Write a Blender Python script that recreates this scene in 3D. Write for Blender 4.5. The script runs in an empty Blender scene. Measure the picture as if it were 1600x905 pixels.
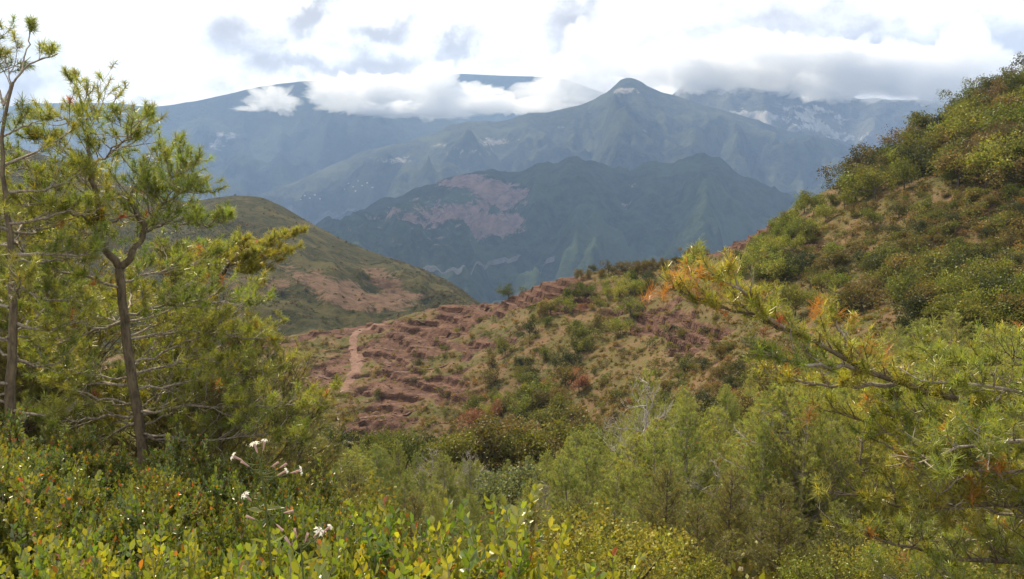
import bpy, math, random
import numpy as np
from mathutils import Vector
R = math.radians
rs = np.random.RandomState(7)
random.seed(7)
SC = bpy.context.scene
COL = SC.collection

# ------------------------------------------------------------------ camera, light, exposure
F = 1333.0; CX, CY = 800.0, 452.5; PITCH = math.atan((452.5 - 300) / F)
cam = bpy.data.cameras.new('camera'); camo = bpy.data.objects.new('camera', cam); COL.objects.link(camo)
cam.sensor_width = 36; cam.lens = 36 * F / 1600; cam.clip_start = 0.05; cam.clip_end = 90000
camo.location = (0, 0, 0); camo.rotation_euler = (math.pi / 2 - PITCH, 0, 0)
SC.camera = camo
SUN_AZ, SUN_EL = -34.0, 50.0
sun = bpy.data.lights.new('sun', 'SUN'); sun.energy = 5.0; sun.angle = R(0.6); sun.color = (1.0, 0.86, 0.60)
suno = bpy.data.objects.new('sun', sun); COL.objects.link(suno)
sd = Vector((math.sin(R(SUN_AZ)) * math.cos(R(SUN_EL)), math.cos(R(SUN_AZ)) * math.cos(R(SUN_EL)), math.sin(R(SUN_EL))))
suno.rotation_euler = sd.to_track_quat('Z', 'Y').to_euler(); suno.location = sd * 500
SC.view_settings.view_transform = 'Standard'; SC.view_settings.look = 'None'
SC.view_settings.exposure = 0.92; SC.view_settings.gamma = 1.0
cy = SC.cycles
cy.use_denoising = True
cy.max_bounces = 8; cy.sample_clamp_direct = 8.0; cy.diffuse_bounces = 3; cy.glossy_bounces = 2; cy.transmission_bounces = 3
cy.transparent_max_bounces = 6; cy.volume_bounces = 8; cy.volume_step_rate = 1.0; cy.volume_max_steps = 256
cy.sample_clamp_indirect = 4.0; cy.caustics_reflective = False; cy.caustics_refractive = False

class NT:
    def __init__(s, tree): s.t = tree; tree.nodes.clear()
    def n(s, typ, ins=None, **kw):
        nd = s.t.nodes.new(typ)
        for k, v in kw.items(): setattr(nd, k, v)
        for k, v in (ins or {}).items():
            sock = nd.inputs[k]
            if isinstance(v, bpy.types.NodeSocket): s.t.links.new(v, sock)
            elif isinstance(v, bpy.types.Node): s.t.links.new(v.outputs[0], sock)
            else: sock.default_value = v
        return nd
    def math(s, op, a, b=0.0, c=None, clamp=False):
        nd = s.n('ShaderNodeMath', {0: a, 1: b}, operation=op, use_clamp=clamp)
        if c is not None:
            if isinstance(c, (bpy.types.Node,)): s.t.links.new(c.outputs[0], nd.inputs[2])
            else: nd.inputs[2].default_value = c
        return nd
    def mix(s, f, a, b, blend='MIX'):
        nd = s.n('ShaderNodeMix', data_type='RGBA', blend_type=blend)
        for sock, v in ((nd.inputs[0], f), (nd.inputs[6], a), (nd.inputs[7], b)):
            if isinstance(v, bpy.types.NodeSocket): s.t.links.new(v, sock)
            elif isinstance(v, bpy.types.Node):
                o = v.outputs[2] if v.bl_idname == 'ShaderNodeMix' else v.outputs[0]
                s.t.links.new(o, sock)
            elif isinstance(v, tuple): sock.default_value = (*v[:3], 1)
            else: sock.default_value = v
        return nd
    def rng(s, v, a, b, c=0.0, d=1.0):
        return s.n('ShaderNodeMapRange', {0: v, 1: a, 2: b, 3: c, 4: d}, interpolation_type='SMOOTHSTEP')
    def noise(s, vec, scale, detail=4, rough=0.55, dist=0.0):
        return s.n('ShaderNodeTexNoise', {'Vector': vec, 'Scale': scale, 'Detail': detail, 'Roughness': rough, 'Distortion': dist})

def ray(px, py):
    u = (px - CX) / F; v = (CY - py) / F
    return u, math.cos(PITCH) + v * math.sin(PITCH), -math.sin(PITCH) + v * math.cos(PITCH)
def P(px, py, d):
    x, y, z = ray(px, py)
    return np.array((x * d / y, d, z * d / y))
def proj(x, y, z):
    c, s_ = math.cos(PITCH), math.sin(PITCH)
    dep = np.maximum(y * c - z * s_, 1e-3); up = y * s_ + z * c
    return CX + F * x / dep, CY - F * up / dep

# world: Nishita sky with a broken cloud deck low over the mountains
W = bpy.data.worlds.new('World'); SC.world = W; W.use_nodes = True
w = NT(W.node_tree)
sky = w.n('ShaderNodeTexSky', sky_type='NISHITA', sun_disc=False, sun_elevation=R(SUN_EL), sun_rotation=R(SUN_AZ), altitude=1200, air_density=1.0, dust_density=1.5)
tc = w.n('ShaderNodeTexCoord')
g = tc.outputs['Generated']
mp = w.n('ShaderNodeMapping', {'Vector': g, 'Scale': (1, 1, 1.7)})
n1 = w.noise(mp.outputs[0], 5.5, 9, 0.6, 0.35)
n2 = w.noise(mp.outputs[0], 17, 8, 0.6, 0.3)
wn_ = w.n('ShaderNodeTexNoise', {'Vector': g, 'Scale': 9.0, 'Detail': 8, 'Roughness': .62})
wv = w.n('ShaderNodeVectorMath', {0: wn_.outputs['Color'], 1: (.5, .5, .5)}, operation='SUBTRACT')
wv2 = w.n('ShaderNodeVectorMath', {0: wv.outputs[0], 1: (.17, .17, .17)}, operation='MULTIPLY')
gw = w.n('ShaderNodeVectorMath', {0: g, 1: wv2.outputs[0]}, operation='ADD')
def blob(px, py, rx, ry, rot=0.0):
    d = Vector(ray(px, py)).normalized()
    m = w.n('ShaderNodeVectorMath', {0: gw.outputs[0], 1: tuple(d)}, operation='SUBTRACT')
    r_ = w.n('ShaderNodeVectorRotate', {'Vector': m.outputs[0], 'Center': (0, 0, 0), 'Axis': (0, 1, 0), 'Angle': R(rot)})
    sc_ = w.n('ShaderNodeVectorMath', {0: r_.outputs[0], 1: (F / rx, 1.0, F / ry)}, operation='MULTIPLY')
    l = w.n('ShaderNodeVectorMath', {0: sc_.outputs[0]}, operation='LENGTH')
    return w.rng(l.outputs['Value'], 0.0, 1.0, 1.0, 0.0)
acc = None
for b, a_ in (((470, 35, 80, 40, 35), .75), ((630, 45, 90, 45, 15), .8), ((735, 85, 80, 45, 35), .75), ((375, 90, 60, 60, 50), .55), ((470, 118, 140, 40, 0), .7), ((925, 65, 85, 110, 40), .7),
          ((1090, 60, 150, 90, 0), .5), ((1200, 30, 190, 110, 0), .65), ((1340, 90, 190, 110, 0), .75), ((1480, 60, 180, 90, 0), .65), ((1560, 120, 250, 110, 0), .8),
          ((800, 105, 120, 40, 0), .45), ((60, 140, 110, 45, 0), .5), ((180, 150, 110, 25, 0), .35), ((620, 110, 160, 45, 0), .6), ((-200, 100, 300, 200, 0), .5)):
    m = w.math('MULTIPLY', blob(*b), a_)
    acc = m if acc is None else w.math('MAXIMUM', acc, m)
nn = w.math('ADD', w.math('MULTIPLY', n1.outputs[0], 0.62), w.math('MULTIPLY', n2.outputs[0], 0.38))
grey = w.math('MULTIPLY', w.rng(w.math('ADD', acc, w.math('MULTIPLY', w.math('SUBTRACT', nn, .5), 2.6)), .0, .8), .95, clamp=True)
ccol = w.mix(grey, (11.8, 11.2, 10.3), (4.3, 3.7, 3.15))
sep = w.n('ShaderNodeSeparateXYZ', {0: g})
cover = w.rng(w.math('ADD', sep.outputs[2], w.math('MULTIPLY', w.math('SUBTRACT', n1.outputs[0], 0.5), 0.5)), 0.32, 0.55, 1.0, 0.5)
fin = w.mix(cover, sky.outputs[0], ccol)
below = w.mix(w.rng(sep.outputs[2], -0.08, 0.0), (1.2, 1.5, 1.7), fin)
bg = w.n('ShaderNodeBackground', {'Color': below.outputs[2], 'Strength': 0.085})
w.n('ShaderNodeOutputWorld', {'Surface': bg})

# ------------------------------------------------------------------ numpy noise
def _h(ix, iy, iz, seed):
    n = (ix.astype(np.int64) * 374761393 + iy.astype(np.int64) * 668265263 + iz.astype(np.int64) * 2147483647 + seed * 974634777) & 0x7fffffff
    n = ((n ^ (n >> 13)) * 1274126177) & 0x7fffffff
    n = (n ^ (n >> 16))
    return (n & 0xffff) / 65535.0
def vn(x, y, z=0.0, seed=0):
    x = np.asarray(x, float); y = np.asarray(y, float); z = np.zeros_like(x) + z
    ix, iy, iz = np.floor(x), np.floor(y), np.floor(z)
    fx, fy, fz = x - ix, y - iy, z - iz
    fx = fx * fx * (3 - 2 * fx); fy = fy * fy * (3 - 2 * fy); fz = fz * fz * (3 - 2 * fz)
    r = 0
    for a in (0, 1):
        for b in (0, 1):
            for c in (0, 1):
                r = r + _h(ix + a, iy + b, iz + c, seed) * (fx if a else 1 - fx) * (fy if b else 1 - fy) * (fz if c else 1 - fz)
    return r * 2 - 1
def fbm(x, y, z=0.0, o=4, seed=0, gain=0.5):
    a, s, t = 1.0, 0, 0
    f = 1.0
    for i in range(o):
        s = s + a * vn(x * f + 13.7 * i, y * f + 7.1 * i, z * f, seed + i); t += a; a *= gain; f *= 2.03
    return s / t
def ridged(x, y, z=0.0, o=5, seed=0):
    a, s, t, f = 1.0, 0, 0, 1.0
    for i in range(o):
        s = s + a * (1 - np.sqrt(vn(x * f + 3.3 * i, y * f + 9.2 * i, z * f, seed + i) ** 2 + .02) * 2); t += a; a *= 0.48; f *= 2.1
    return s / t
def gsm(a, sig, axis):
    if sig <= 0: return a
    r = int(sig * 3) + 1; k = np.exp(-0.5 * (np.arange(-r, r + 1) / sig) ** 2); k /= k.sum()
    pad = [(0, 0)] * a.ndim; pad[axis] = (r, r)
    b = np.pad(a, pad, mode='edge')
    return np.apply_along_axis(lambda v: np.convolve(v, k, 'valid'), axis, b)
def sst(x, a, b):
    t = np.clip((x - a) / (b - a), 0, 1); return t * t * (3 - 2 * t)

# ------------------------------------------------------------------ object helpers
def tag(o, label=None, cat=None, group=None, kind=None):
    if label: o['label'] = label
    if cat: o['category'] = cat
    if group: o['group'] = group
    if kind: o['kind'] = kind
    return o
def link(name, data, mat=None, parent=None, loc=(0, 0, 0)):
    o = bpy.data.objects.new(name, data); COL.objects.link(o); o.location = loc
    if mat:
        for m in (mat if isinstance(mat, (list, tuple)) else [mat]): data.materials.append(m)
    if parent: o.parent = parent
    return o
def mesh(name, V, Fq, smooth=True, col=None, attrs=None, mi=None):
    V = np.asarray(V, np.float32); Fq = np.asarray(Fq, np.int32)
    me = bpy.data.meshes.new(name)
    me.vertices.add(len(V)); me.vertices.foreach_set('co', V.ravel())
    k = Fq.shape[1]
    me.loops.add(len(Fq) * k); me.loops.foreach_set('vertex_index', Fq.ravel())
    me.polygons.add(len(Fq)); me.polygons.foreach_set('loop_start', np.arange(0, len(Fq) * k, k, dtype=np.int32))
    me.polygons.foreach_set('use_smooth', np.full(len(Fq), smooth))
    if mi is not None: me.polygons.foreach_set('material_index', np.asarray(mi, np.int32))
    me.update(calc_edges=True)
    if col is not None:
        a = me.attributes.new('Col', 'FLOAT_COLOR', 'FACE')
        c = np.ones((len(Fq), 4), np.float32); c[:, :3] = col; a.data.foreach_set('color', c.ravel())
    for nme, v in (attrs or {}).items():
        a = me.attributes.new(nme, 'FLOAT', 'POINT'); a.data.foreach_set('value', np.asarray(v, np.float32).ravel())
    return me
class MB:
    def __init__(s): s.V = []; s.F = []; s.C = []; s.M = []; s.n = 0
    def add(s, V, Fq, col=(1, 1, 1), m=0):
        s.V.append(V); s.F.append(np.asarray(Fq) + s.n); s.n += len(V)
        c = np.empty((len(Fq), 3)); c[:] = col; s.C.append(c); s.M.append(np.full(len(Fq), m))
    def tube(s, pts, rad, sides=6, col=(1, 1, 1), m=0):
        pts = np.asarray(pts, float); n = len(pts)
        t = np.gradient(pts, axis=0); t /= np.linalg.norm(t, axis=1)[:, None] + 1e-9
        ref = np.array((0.31, 0.9, 0.3)) if abs(t[0][1]) < .8 else np.array((0.9, 0.1, 0.4))
        u = np.cross(t, ref); u /= np.linalg.norm(u, axis=1)[:, None]; v = np.cross(t, u)
        a = np.arange(sides) * 2 * math.pi / sides
        rad = np.asarray(rad, float)[:, None, None]
        V = pts[:, None] + rad * (np.cos(a)[None, :, None] * u[:, None] + np.sin(a)[None, :, None] * v[:, None])
        i = np.arange(n - 1)[:, None] * sides; j = np.arange(sides)[None]; k = (j + 1) % sides
        Fq = np.stack([i + j, i + k, i + sides + k, i + sides + j], -1).reshape(-1, 4)
        s.add(V.reshape(-1, 3), Fq, col, m)
    def mesh(s, name, smooth=True):
        return mesh(name, np.concatenate(s.V), np.concatenate(s.F), smooth, np.concatenate(s.C), mi=np.concatenate(s.M))
def nrm(a): return a / (np.linalg.norm(a, axis=-1, keepdims=True) + 1e-9)
def rdir(n, rg): return nrm(rg.normal(size=(n, 3)))
def add_needles(mb, p, d, L, wd, col, rg, m=0):
    n = len(p); s = nrm(np.cross(d, rdir(n, rg))) * (np.asarray(wd).reshape(-1, 1) * 0.5)
    e = p + d * np.asarray(L).reshape(-1, 1)
    V = np.stack([p - s, p + s, e + s * .35, e - s * .35], 1).reshape(-1, 3)
    mb.add(V, np.arange(4 * n).reshape(n, 4), col, m)
def add_leaves(mb, p, d, L, wd, col, rg, fold=0.25, m=0, nvec=None):
    """oval leaves, two folded faces each"""
    n = len(p); L = np.asarray(L).reshape(-1, 1) * np.ones((n, 1)); wd = np.asarray(wd).reshape(-1, 1) * np.ones((n, 1))
    s = nrm(np.cross(d, rdir(n, rg) if nvec is None else nvec)); nn_ = nrm(np.cross(s, d))
    def q(t, k): return p + d * L * t + s * wd * 0.5 * k + nn_ * wd * fold * abs(k)
    tip = p + d * L - nn_ * L * .08
    V = np.stack([p, q(.28, -.85), q(.66, -.95), tip, q(.66, .95), q(.28, .85)], 1).reshape(-1, 3)
    b = np.arange(n)[:, None] * 6
    Fq = np.concatenate([b + np.array([[0, 1, 2, 3]]), b + np.array([[3, 4, 5, 0]])], 1).reshape(-1, 4)
    c = np.repeat(np.asarray(col) * np.ones((n, 3)), 2, 0)
    mb.add(V, Fq, c, m)
def vary(base, n, rg, amt=0.25, hue=0.12):
    b = np.asarray(base, float)[None] * (1 + amt * rg.uniform(-1, 1, (n, 1))) * (1 + hue * rg.uniform(-1, 1, (n, 3)))
    return np.clip(b, 0.002, 1)

# ------------------------------------------------------------------ materials
def new_mat(name):
    m = bpy.data.materials.new(name); m.use_nodes = True
    return m, NT(m.node_tree)
def leaf_mat(name, transl=0.35, gloss=0.04, rough=0.45, objvar=0.25, tint=(1.09, .97, 1)):
    m, t = new_mat(name)
    a = t.n('ShaderNodeAttribute', attribute_name='Col'); oi = t.n('ShaderNodeObjectInfo')
    v = t.math('MULTIPLY_ADD', oi.outputs['Random'], objvar, 1 - objvar / 2)
    hsv = t.n('ShaderNodeHueSaturation', {'Hue': t.math('MULTIPLY_ADD', oi.outputs['Random'], -.04, .52), 'Saturation': 1.0, 'Value': v, 'Color': a.outputs['Color']})
    ti = t.mix(1.0, hsv.outputs[0], tint, 'MULTIPLY')
    df = t.n('ShaderNodeBsdfDiffuse', {'Color': ti.outputs[2]})
    br = t.mix(1.0, ti, (1.5, 1.45, .7), 'MULTIPLY')
    tr = t.n('ShaderNodeBsdfTranslucent', {'Color': br.outputs[2]})
    mx = t.n('ShaderNodeMixShader', {0: transl, 1: df, 2: tr})
    gl = t.n('ShaderNodeBsdfGlossy', {'Color': (1, 1, .95, 1), 'Roughness': rough})
    m2 = t.n('ShaderNodeMixShader', {0: gloss, 1: mx, 2: gl})
    t.n('ShaderNodeOutputMaterial', {'Surface': m2}); return m
def bark_mat(name, c1, c2, scale=30):
    m, t = new_mat(name)
    tc = t.n('ShaderNodeTexCoord'); mp = t.n('ShaderNodeMapping', {'Vector': tc.outputs['Object'], 'Scale': (1, 1, .3)})
    n = t.noise(mp.outputs[0], scale, 6, .7); c = t.mix(t.rng(n.outputs[0], .3, .7), c1, c2)
    b = t.n('ShaderNodeBump', {'Strength': .7, 'Distance': .01, 'Height': n.outputs[0]})
    p = t.n('ShaderNodeBsdfPrincipled', {'Base Color': c.outputs[2], 'Roughness': .85, 'Normal': b})
    t.n('ShaderNodeOutputMaterial', {'Surface': p}); return m
M_needle = leaf_mat('pine needles', .48, .05, .35)
M_needle_far = leaf_mat('pine needles of distant trees', .5, .02, .5, .4)
M_box = leaf_mat('glossy box leaves', .42, .055, .36, .1)
M_leaf = leaf_mat('broad leaves', .35, .02, .5, .45)
M_bark = bark_mat('pine bark', (.05, .04, .025), (.19, .145, .09))
M_twig = bark_mat('grey twigs', (.13, .105, .075), (.36, .31, .25), 50)
M_dead = bark_mat('bleached dead wood', (.22, .19, .16), (.42, .38, .33), 4)
M_darkbark = bark_mat('dark bark', (.04, .032, .022), (.12, .095, .07), 5)

# ------------------------------------------------------------------ terrain from control sections
class Terrain:
    """sections: list of (px, [(d, z), ...]) with equal counts"""
    def __init__(s, secs, dmin, dmax, nd=500, sig_a=6, sig_d=2, logd=True, amax=1.3):
        s.dmin, s.dmax, s.logd, s.amax = dmin, dmax, logd, amax
        s.na, s.nd = 900, nd
        az = np.array([(q[0] - CX) / F / math.cos(PITCH * .6) for q in secs])
        D = np.array([[k[0] for k in q[1]] for q in secs], float); Z = np.array([[k[1] for k in q[1]] for q in secs], float)
        A = np.linspace(-amax, amax, s.na)
        Di = np.stack([np.interp(A, az, D[:, k]) for k in range(D.shape[1])], 1)
        Zi = np.stack([np.interp(A, az, Z[:, k]) for k in range(D.shape[1])], 1)
        Di = gsm(Di, sig_a * .6, 0); Zi = gsm(Zi, sig_a * .6, 0)
        s.dd = np.geomspace(dmin, dmax, nd) if logd else np.linspace(dmin, dmax, nd)
        T = np.stack([np.interp(s.dd, Di[i], Zi[i]) for i in range(s.na)], 0)
        s.T = gsm(T, sig_d, 1); s.noise = None
        k = D.shape[1] - 2
        s.crestd = Di[:, k]; s.A = A
    def base(s, x, y):
        a = np.clip(x / np.maximum(y, 4.0), -s.amax, s.amax); yy = np.clip(y, s.dmin, s.dmax)
        fa = (a + s.amax) / (2 * s.amax) * (s.na - 1)
        fd = (np.log(yy / s.dmin) / math.log(s.dmax / s.dmin) if s.logd else (yy - s.dmin) / (s.dmax - s.dmin)) * (s.nd - 1)
        ia = np.clip(fa.astype(int), 0, s.na - 2); id_ = np.clip(fd.astype(int), 0, s.nd - 2)
        fa -= ia; fd -= id_
        T = s.T
        return (T[ia, id_] * (1 - fa) * (1 - fd) + T[ia + 1, id_] * fa * (1 - fd) + T[ia, id_ + 1] * (1 - fa) * fd + T[ia + 1, id_ + 1] * fa * fd)
    def H(s, x, y):
        x = np.asarray(x, float); y = np.asarray(y, float)
        z = s.base(x, y)
        return z + s.noise(x, y, z) if s.noise else z
    def hit(s, px, py, d0=None, d1=None, n=600):
        px = np.atleast_1d(np.asarray(px, float)); py = np.atleast_1d(np.asarray(py, float))
        u, Y, Zr = (px - CX) / F, math.cos(PITCH) + (CY - py) / F * math.sin(PITCH), -math.sin(PITCH) + (CY - py) / F * math.cos(PITCH)
        ds = np.geomspace(d0 or s.dmin, d1 or s.dmax, n)
        X = (u / Y)[:, None] * ds; Zz = (Zr / Y)[:, None] * ds; Yy = np.ones_like(X) * ds
        Hh = s.H(X, Yy); below = Zz < Hh
        ok = below.any(1); i = below.argmax(1); r = np.arange(len(px))
        i0 = np.maximum(i - 1, 0)
        g0 = (Zz - Hh)[r, i0]; g1 = (Zz - Hh)[r, i]; t = np.where(i > 0, g0 / (g0 - g1 + 1e-9), 0)
        d = ds[i0] * (1 - t) + ds[i] * t
        x = u / Y * d; y = d
        return np.stack([x, y, s.H(x, y)], 1), ok
def zc(py, d):
    _, y, z = ray(800, py); return z * d / y
def grid(terr, name, mat, us, ys, off, attrf=None):
    U, Yg = np.meshgrid(us, ys); X = U * (Yg + off); X = X.ravel(); Yv = Yg.ravel()
    Z = terr.H(X, Yv)
    nu = len(us); i = np.arange(len(ys) - 1)[:, None] * nu; j = np.arange(nu - 1)[None]
    Fq = np.stack([i + j, i + j + 1, i + nu + j + 1, i + nu + j], -1).reshape(-1, 4)
    at = attrf(X, Yv, Z) if attrf else None
    me = mesh(name, np.stack([X, Yv, Z], 1), Fq, name != 'ground', attrs=at)
    return tag(link(name, me, mat), kind='structure')
def blobs(x, y, z, L):
    """soft weight of named patches, given where they lie on the slope (cx, cy, rx, ry, tilt, weight)"""
    px, py = proj(x, y, z); r = np.zeros_like(px)
    for cx_, cy_, rx, ry, rot, wt in L:
        c, s_ = math.cos(R(rot)), math.sin(R(rot)); dx, dy = px - cx_, py - cy_
        r = np.maximum(r, wt * np.exp(-(((dx * c + dy * s_) / rx) ** 2 + ((-dx * s_ + dy * c) / ry) ** 2)))
    return r

# ---- near slope, gully, red ridge and the wooded hill: one continuous ground
def sec(px, near, gully, mid, crest, behind):
    rows = [(1.5, -1.62)] + near + [(gully[0], zc(gully[1], gully[0])), (mid[0], zc(mid[1], mid[0])), (crest[0], zc(crest[1], crest[0])), behind]
    return (px, rows)
NL = [(3, -1.75), (10, -3.9), (25, -8.5), (50, -16.5), (90, -29)]
NC = [(3, -1.8), (10, -5.4), (25, -11.5), (50, -19.5), (90, -30)]
NR = [(3, -1.9), (10, -5.2), (22, -9.5), (38, -13.0), (52, -15.2)]
NX = [(3, -1.9), (10, -5.3), (25, -11), (48, -17.0), (75, -23.5)]
near_secs = [
 sec(-700, NL, (150, 640), (190, 625), (230, 595), (420, -130)), sec(0, NL, (160, 645), (200, 610), (240, 570), (430, -130)),
 sec(300, NL, (160, 660), (200, 605), (245, 545), (430, -130)), sec(400, NC, (160, 680), (200, 600), (250, 522), (430, -125)),
 sec(460, NC, (162, 690), (202, 600), (255, 514), (430, -125)), sec(560, NC, (165, 700), (205, 592), (260, 501), (430, -120)),
 sec(650, NC, (163, 702), (204, 585), (262, 483), (430, -115)), sec(740, NC, (160, 702), (200, 576), (262, 466), (430, -110)),
 sec(790, NC, (155, 700), (196, 570), (256, 461), (430, -110)), sec(845, NC, (150, 697), (190, 560), (246, 430), (430, -105)),
 sec(930, NC, (140, 692), (182, 548), (242, 418), (430, -100)), sec(1030, NX, (122, 682), (168, 540), (237, 408), (430, -95)),
 sec(1110, NX, (106, 662), (155, 520), (232, 386), (430, -90)), sec(1200, NR, (95, 645), (148, 488), (228, 336), (420, -70)),
 sec(1300, NR, (86, 630), (142, 452), (225, 284), (400, -40)), sec(1400, NR, (80, 618), (138, 420), (222, 222), (380, -10)),
 sec(1500, NR, (76, 610), (134, 400), (220, 154), (360, 10)), sec(1600, NR, (73, 604), (130, 385), (220, 104), (340, 20)),
 sec(2300, NR, (66, 585), (120, 300), (215, -90), (320, 40))]
G = Terrain(near_secs, 1.5, 430, nd=700, sig_a=8, sig_d=3)
ROCK = [(640, 580, 160, 105, 0, .52), (720, 500, 120, 50, -15, .62), (840, 455, 90, 32, 0, .95), (650, 530, 85, 38, -6, 1.0), (480, 588, 60, 24, 0, .95), (560, 510, 110, 14, -6, .9), (600, 655, 95, 34, -8, .85), (545, 690, 50, 14, 0, 1.1), (690, 610, 60, 45, -30, .8),
        (860, 445, 75, 25, 10, 1.0), (760, 470, 60, 10, 0, 1.1), (720, 500, 70, 30, -15, .9), (1150, 368, 85, 16, -28, 1.15), (1075, 520, 75, 42, 20, .75), (990, 480, 60, 24, 0, .5), (1090, 455, 40, 22, 0, .6),
        (1520, 386, 75, 10, -3, 1.15), (1100, 590, 40, 22, 0, .5), (960, 560, 40, 20, 0, .35), (760, 690, 55, 14, -8, .8), (700, 700, 40, 10, 0, .7), (1350, 330, 70, 8, -3, .5), (1300, 375, 60, 10, 0, .45), (430, 540, 60, 30, 0, .6)]
TRAIL_PX = [(600, 506), (584, 509), (566, 513), (555, 522), (550, 538), (553, 552), (560, 566), (556, 580), (546, 594), (537, 606), (528, 618)]
def rockm(x, y, z):
    r = blobs(x, y, z, ROCK)
    n = fbm(x / 9, y / 9, 0, 4, 31) * .75 + fbm(x / 2.6, y / 2.6, 0, 2, 37) * .25
    return sst(r * 1.05 + n * .75, .34, .58) * sst(y, 90, 120)
def g_noise(x, y, z):
    amp = np.clip(y * .012, .05, 1.6)
    n = fbm(x / 22, y / 22, 0, 3, 3) * amp + fbm(x / 5, y / 5, 0, 3, 5) * amp * .45
    gl = np.abs(vn(x / 26 + y / 120, y / 200, 0, 12)) * 4.0 * sst(y, 120, 170) * (1 - sst(y, 225, 250))
    r = rockm(x, y, z)
    tw = vn(x / 14, y / 14, 0, 44) * .6
    zz = z + n + x * .028 + tw
    st = 1.6; fr = zz / st - np.floor(zz / st)
    stp = (np.floor(zz / st) + sst(fr, .78, .97)) * st
    st2 = .42; fr2 = zz / st2 - np.floor(zz / st2); stp2 = (np.floor(zz / st2) + sst(fr2, .5, .9)) * st2
    ter = (stp - zz) * .95 + (stp2 - zz) * .35 + fbm(x / 1.3, y / 1.3, 0, 2, 55) * .28
    return n - gl * .35 + ter * r
G.noise = g_noise
us = np.linspace(-.98, .98, 1000)
ys = np.concatenate([np.linspace(-12, 2, 18)[:-1], np.geomspace(2, 125, 150)[:-1], np.linspace(125, 275, 470)[:-1], np.linspace(275, 430, 60)])
def g_attr(x, y, z):
    px, py = proj(x, y, z)
    r = rockm(x, y, G.base(x, y))
    gold = blobs(x, y, z, [(1420, 355, 170, 45, 0, 1), (1250, 380, 70, 50, -30, .6), (1060, 560, 120, 80, 0, .9), (900, 500, 110, 60, 0, .55), (600, 600, 150, 60, 0, .5), (1000, 440, 60, 30, 0, .6)])
    return {'rock': r, 'gold': gold}
def ground_mat():
    m, t = new_mat('red rock and scrub slope')
    tc = t.n('ShaderNodeTexCoord'); o = tc.outputs['Object']
    rk = t.n('ShaderNodeAttribute', attribute_name='rock').outputs['Fac']; gd = t.n('ShaderNodeAttribute', attribute_name='gold').outputs['Fac']
    ms = t.n('ShaderNodeMapping', {'Vector': o, 'Scale': (.12, .12, 1.6)})
    st = t.noise(ms.outputs[0], 1.0, 8, .7, .3); f = t.noise(o, 1.4, 8, .7); f2 = t.noise(o, .18, 5, .6); f3 = t.noise(o, 7, 4, .7)
    red = t.mix(t.rng(st.outputs[0], .3, .7), (.042, .021, .015), (.135, .075, .054))
    red = t.mix(t.math('MULTIPLY', t.rng(f.outputs[0], .5, .72), .55), red, (.22, .145, .10))
    gr = t.mix(t.rng(f.outputs[0], .35, .65), (.045, .048, .017), (.095, .082, .03))
    gr = t.mix(t.math('MULTIPLY', gd, t.rng(f3.outputs[0], .35, .65)), gr, (.14, .105, .04))
    gr = t.mix(t.math('MULTIPLY', t.rng(f2.outputs[0], .42, .62), .8), gr, (.14, .085, .05))
    e = t.math('ADD', rk, t.math('MULTIPLY', t.math('SUBTRACT', f.outputs[0], .5), 1.0))
    c = t.mix(t.rng(e, .35, .6), gr, red)
    hh = t.math('ADD', t.math('MULTIPLY', f.outputs[0], .6), t.math('MULTIPLY', f3.outputs[0], .25))
    b = t.n('ShaderNodeBump', {'Strength': .9, 'Distance': .5, 'Height': hh})
    p = t.n('ShaderNodeBsdfPrincipled', {'Base Color': c.outputs[2], 'Roughness': .95, 'Specular IOR Level': .1, 'Normal': b})
    t.n('ShaderNodeOutputMaterial', {'Surface': p}); return m
grid(G, 'ground', ground_mat(), us, ys, 12.5, g_attr)

# trail: a draped strip of beaten red earth
def strip(name, terr, pxl, width, mat, lift=.1, nseg=90, nw=7, d0=None, d1=None, sm=3):
    pts, ok = terr.hit([a for a, b in pxl], [b for a, b in pxl], d0, d1); pts = pts[ok]
    t = np.linspace(0, len(pts) - 1, nseg); c = np.stack([np.interp(t, range(len(pts)), pts[:, k]) for k in range(2)], 1)
    c = np.stack([gsm(c[:, k], sm, 0) for k in range(2)], 1)
    tg = nrm(np.gradient(c, axis=0)); s_ = np.stack([-tg[:, 1], tg[:, 0]], 1)
    wv = np.linspace(-.5, .5, nw)
    wn = width * (1 + .35 * vn(t * 3, t * 0) + .25 * vn(t * 11, t * 0 + 3))
    X = c[:, None] + s_[:, None] * (wv[None, :, None] * wn[:, None, None])
    x, y = X[..., 0].ravel(), X[..., 1].ravel(); z = terr.H(x, y) + lift * (1 - (np.abs(np.tile(wv, nseg)) * 2) ** 4 * .9)
    i = np.arange(nseg - 1)[:, None] * nw; j = np.arange(nw - 1)[None]
    Fq = np.stack([i + j, i + j + 1, i + nw + j + 1, i + nw + j], -1).reshape(-1, 4)
    return tag(link(name, mesh(name, np.stack([x, y, z], 1), Fq), mat), kind='structure')
def simple_mat(name, c1, c2, scale, rough=.9):
    m, t = new_mat(name); tc = t.n('ShaderNodeTexCoord'); n = t.noise(tc.outputs['Object'], scale, 6, .65)
    c = t.mix(t.rng(n.outputs[0], .3, .7), c1, c2); b = t.n('ShaderNodeBump', {'Strength': .5, 'Distance': .1, 'Height': n.outputs[0]})
    p = t.n('ShaderNodeBsdfPrincipled', {'Base Color': c.outputs[2], 'Roughness': rough, 'Specular IOR Level': .2, 'Normal': b}); t.n('ShaderNodeOutputMaterial', {'Surface': p}); return m
strip('path', G, TRAIL_PX, 3.0, simple_mat('beaten red earth', (.10, .052, .039), (.165, .096, .071), 1.2), .12)

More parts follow.
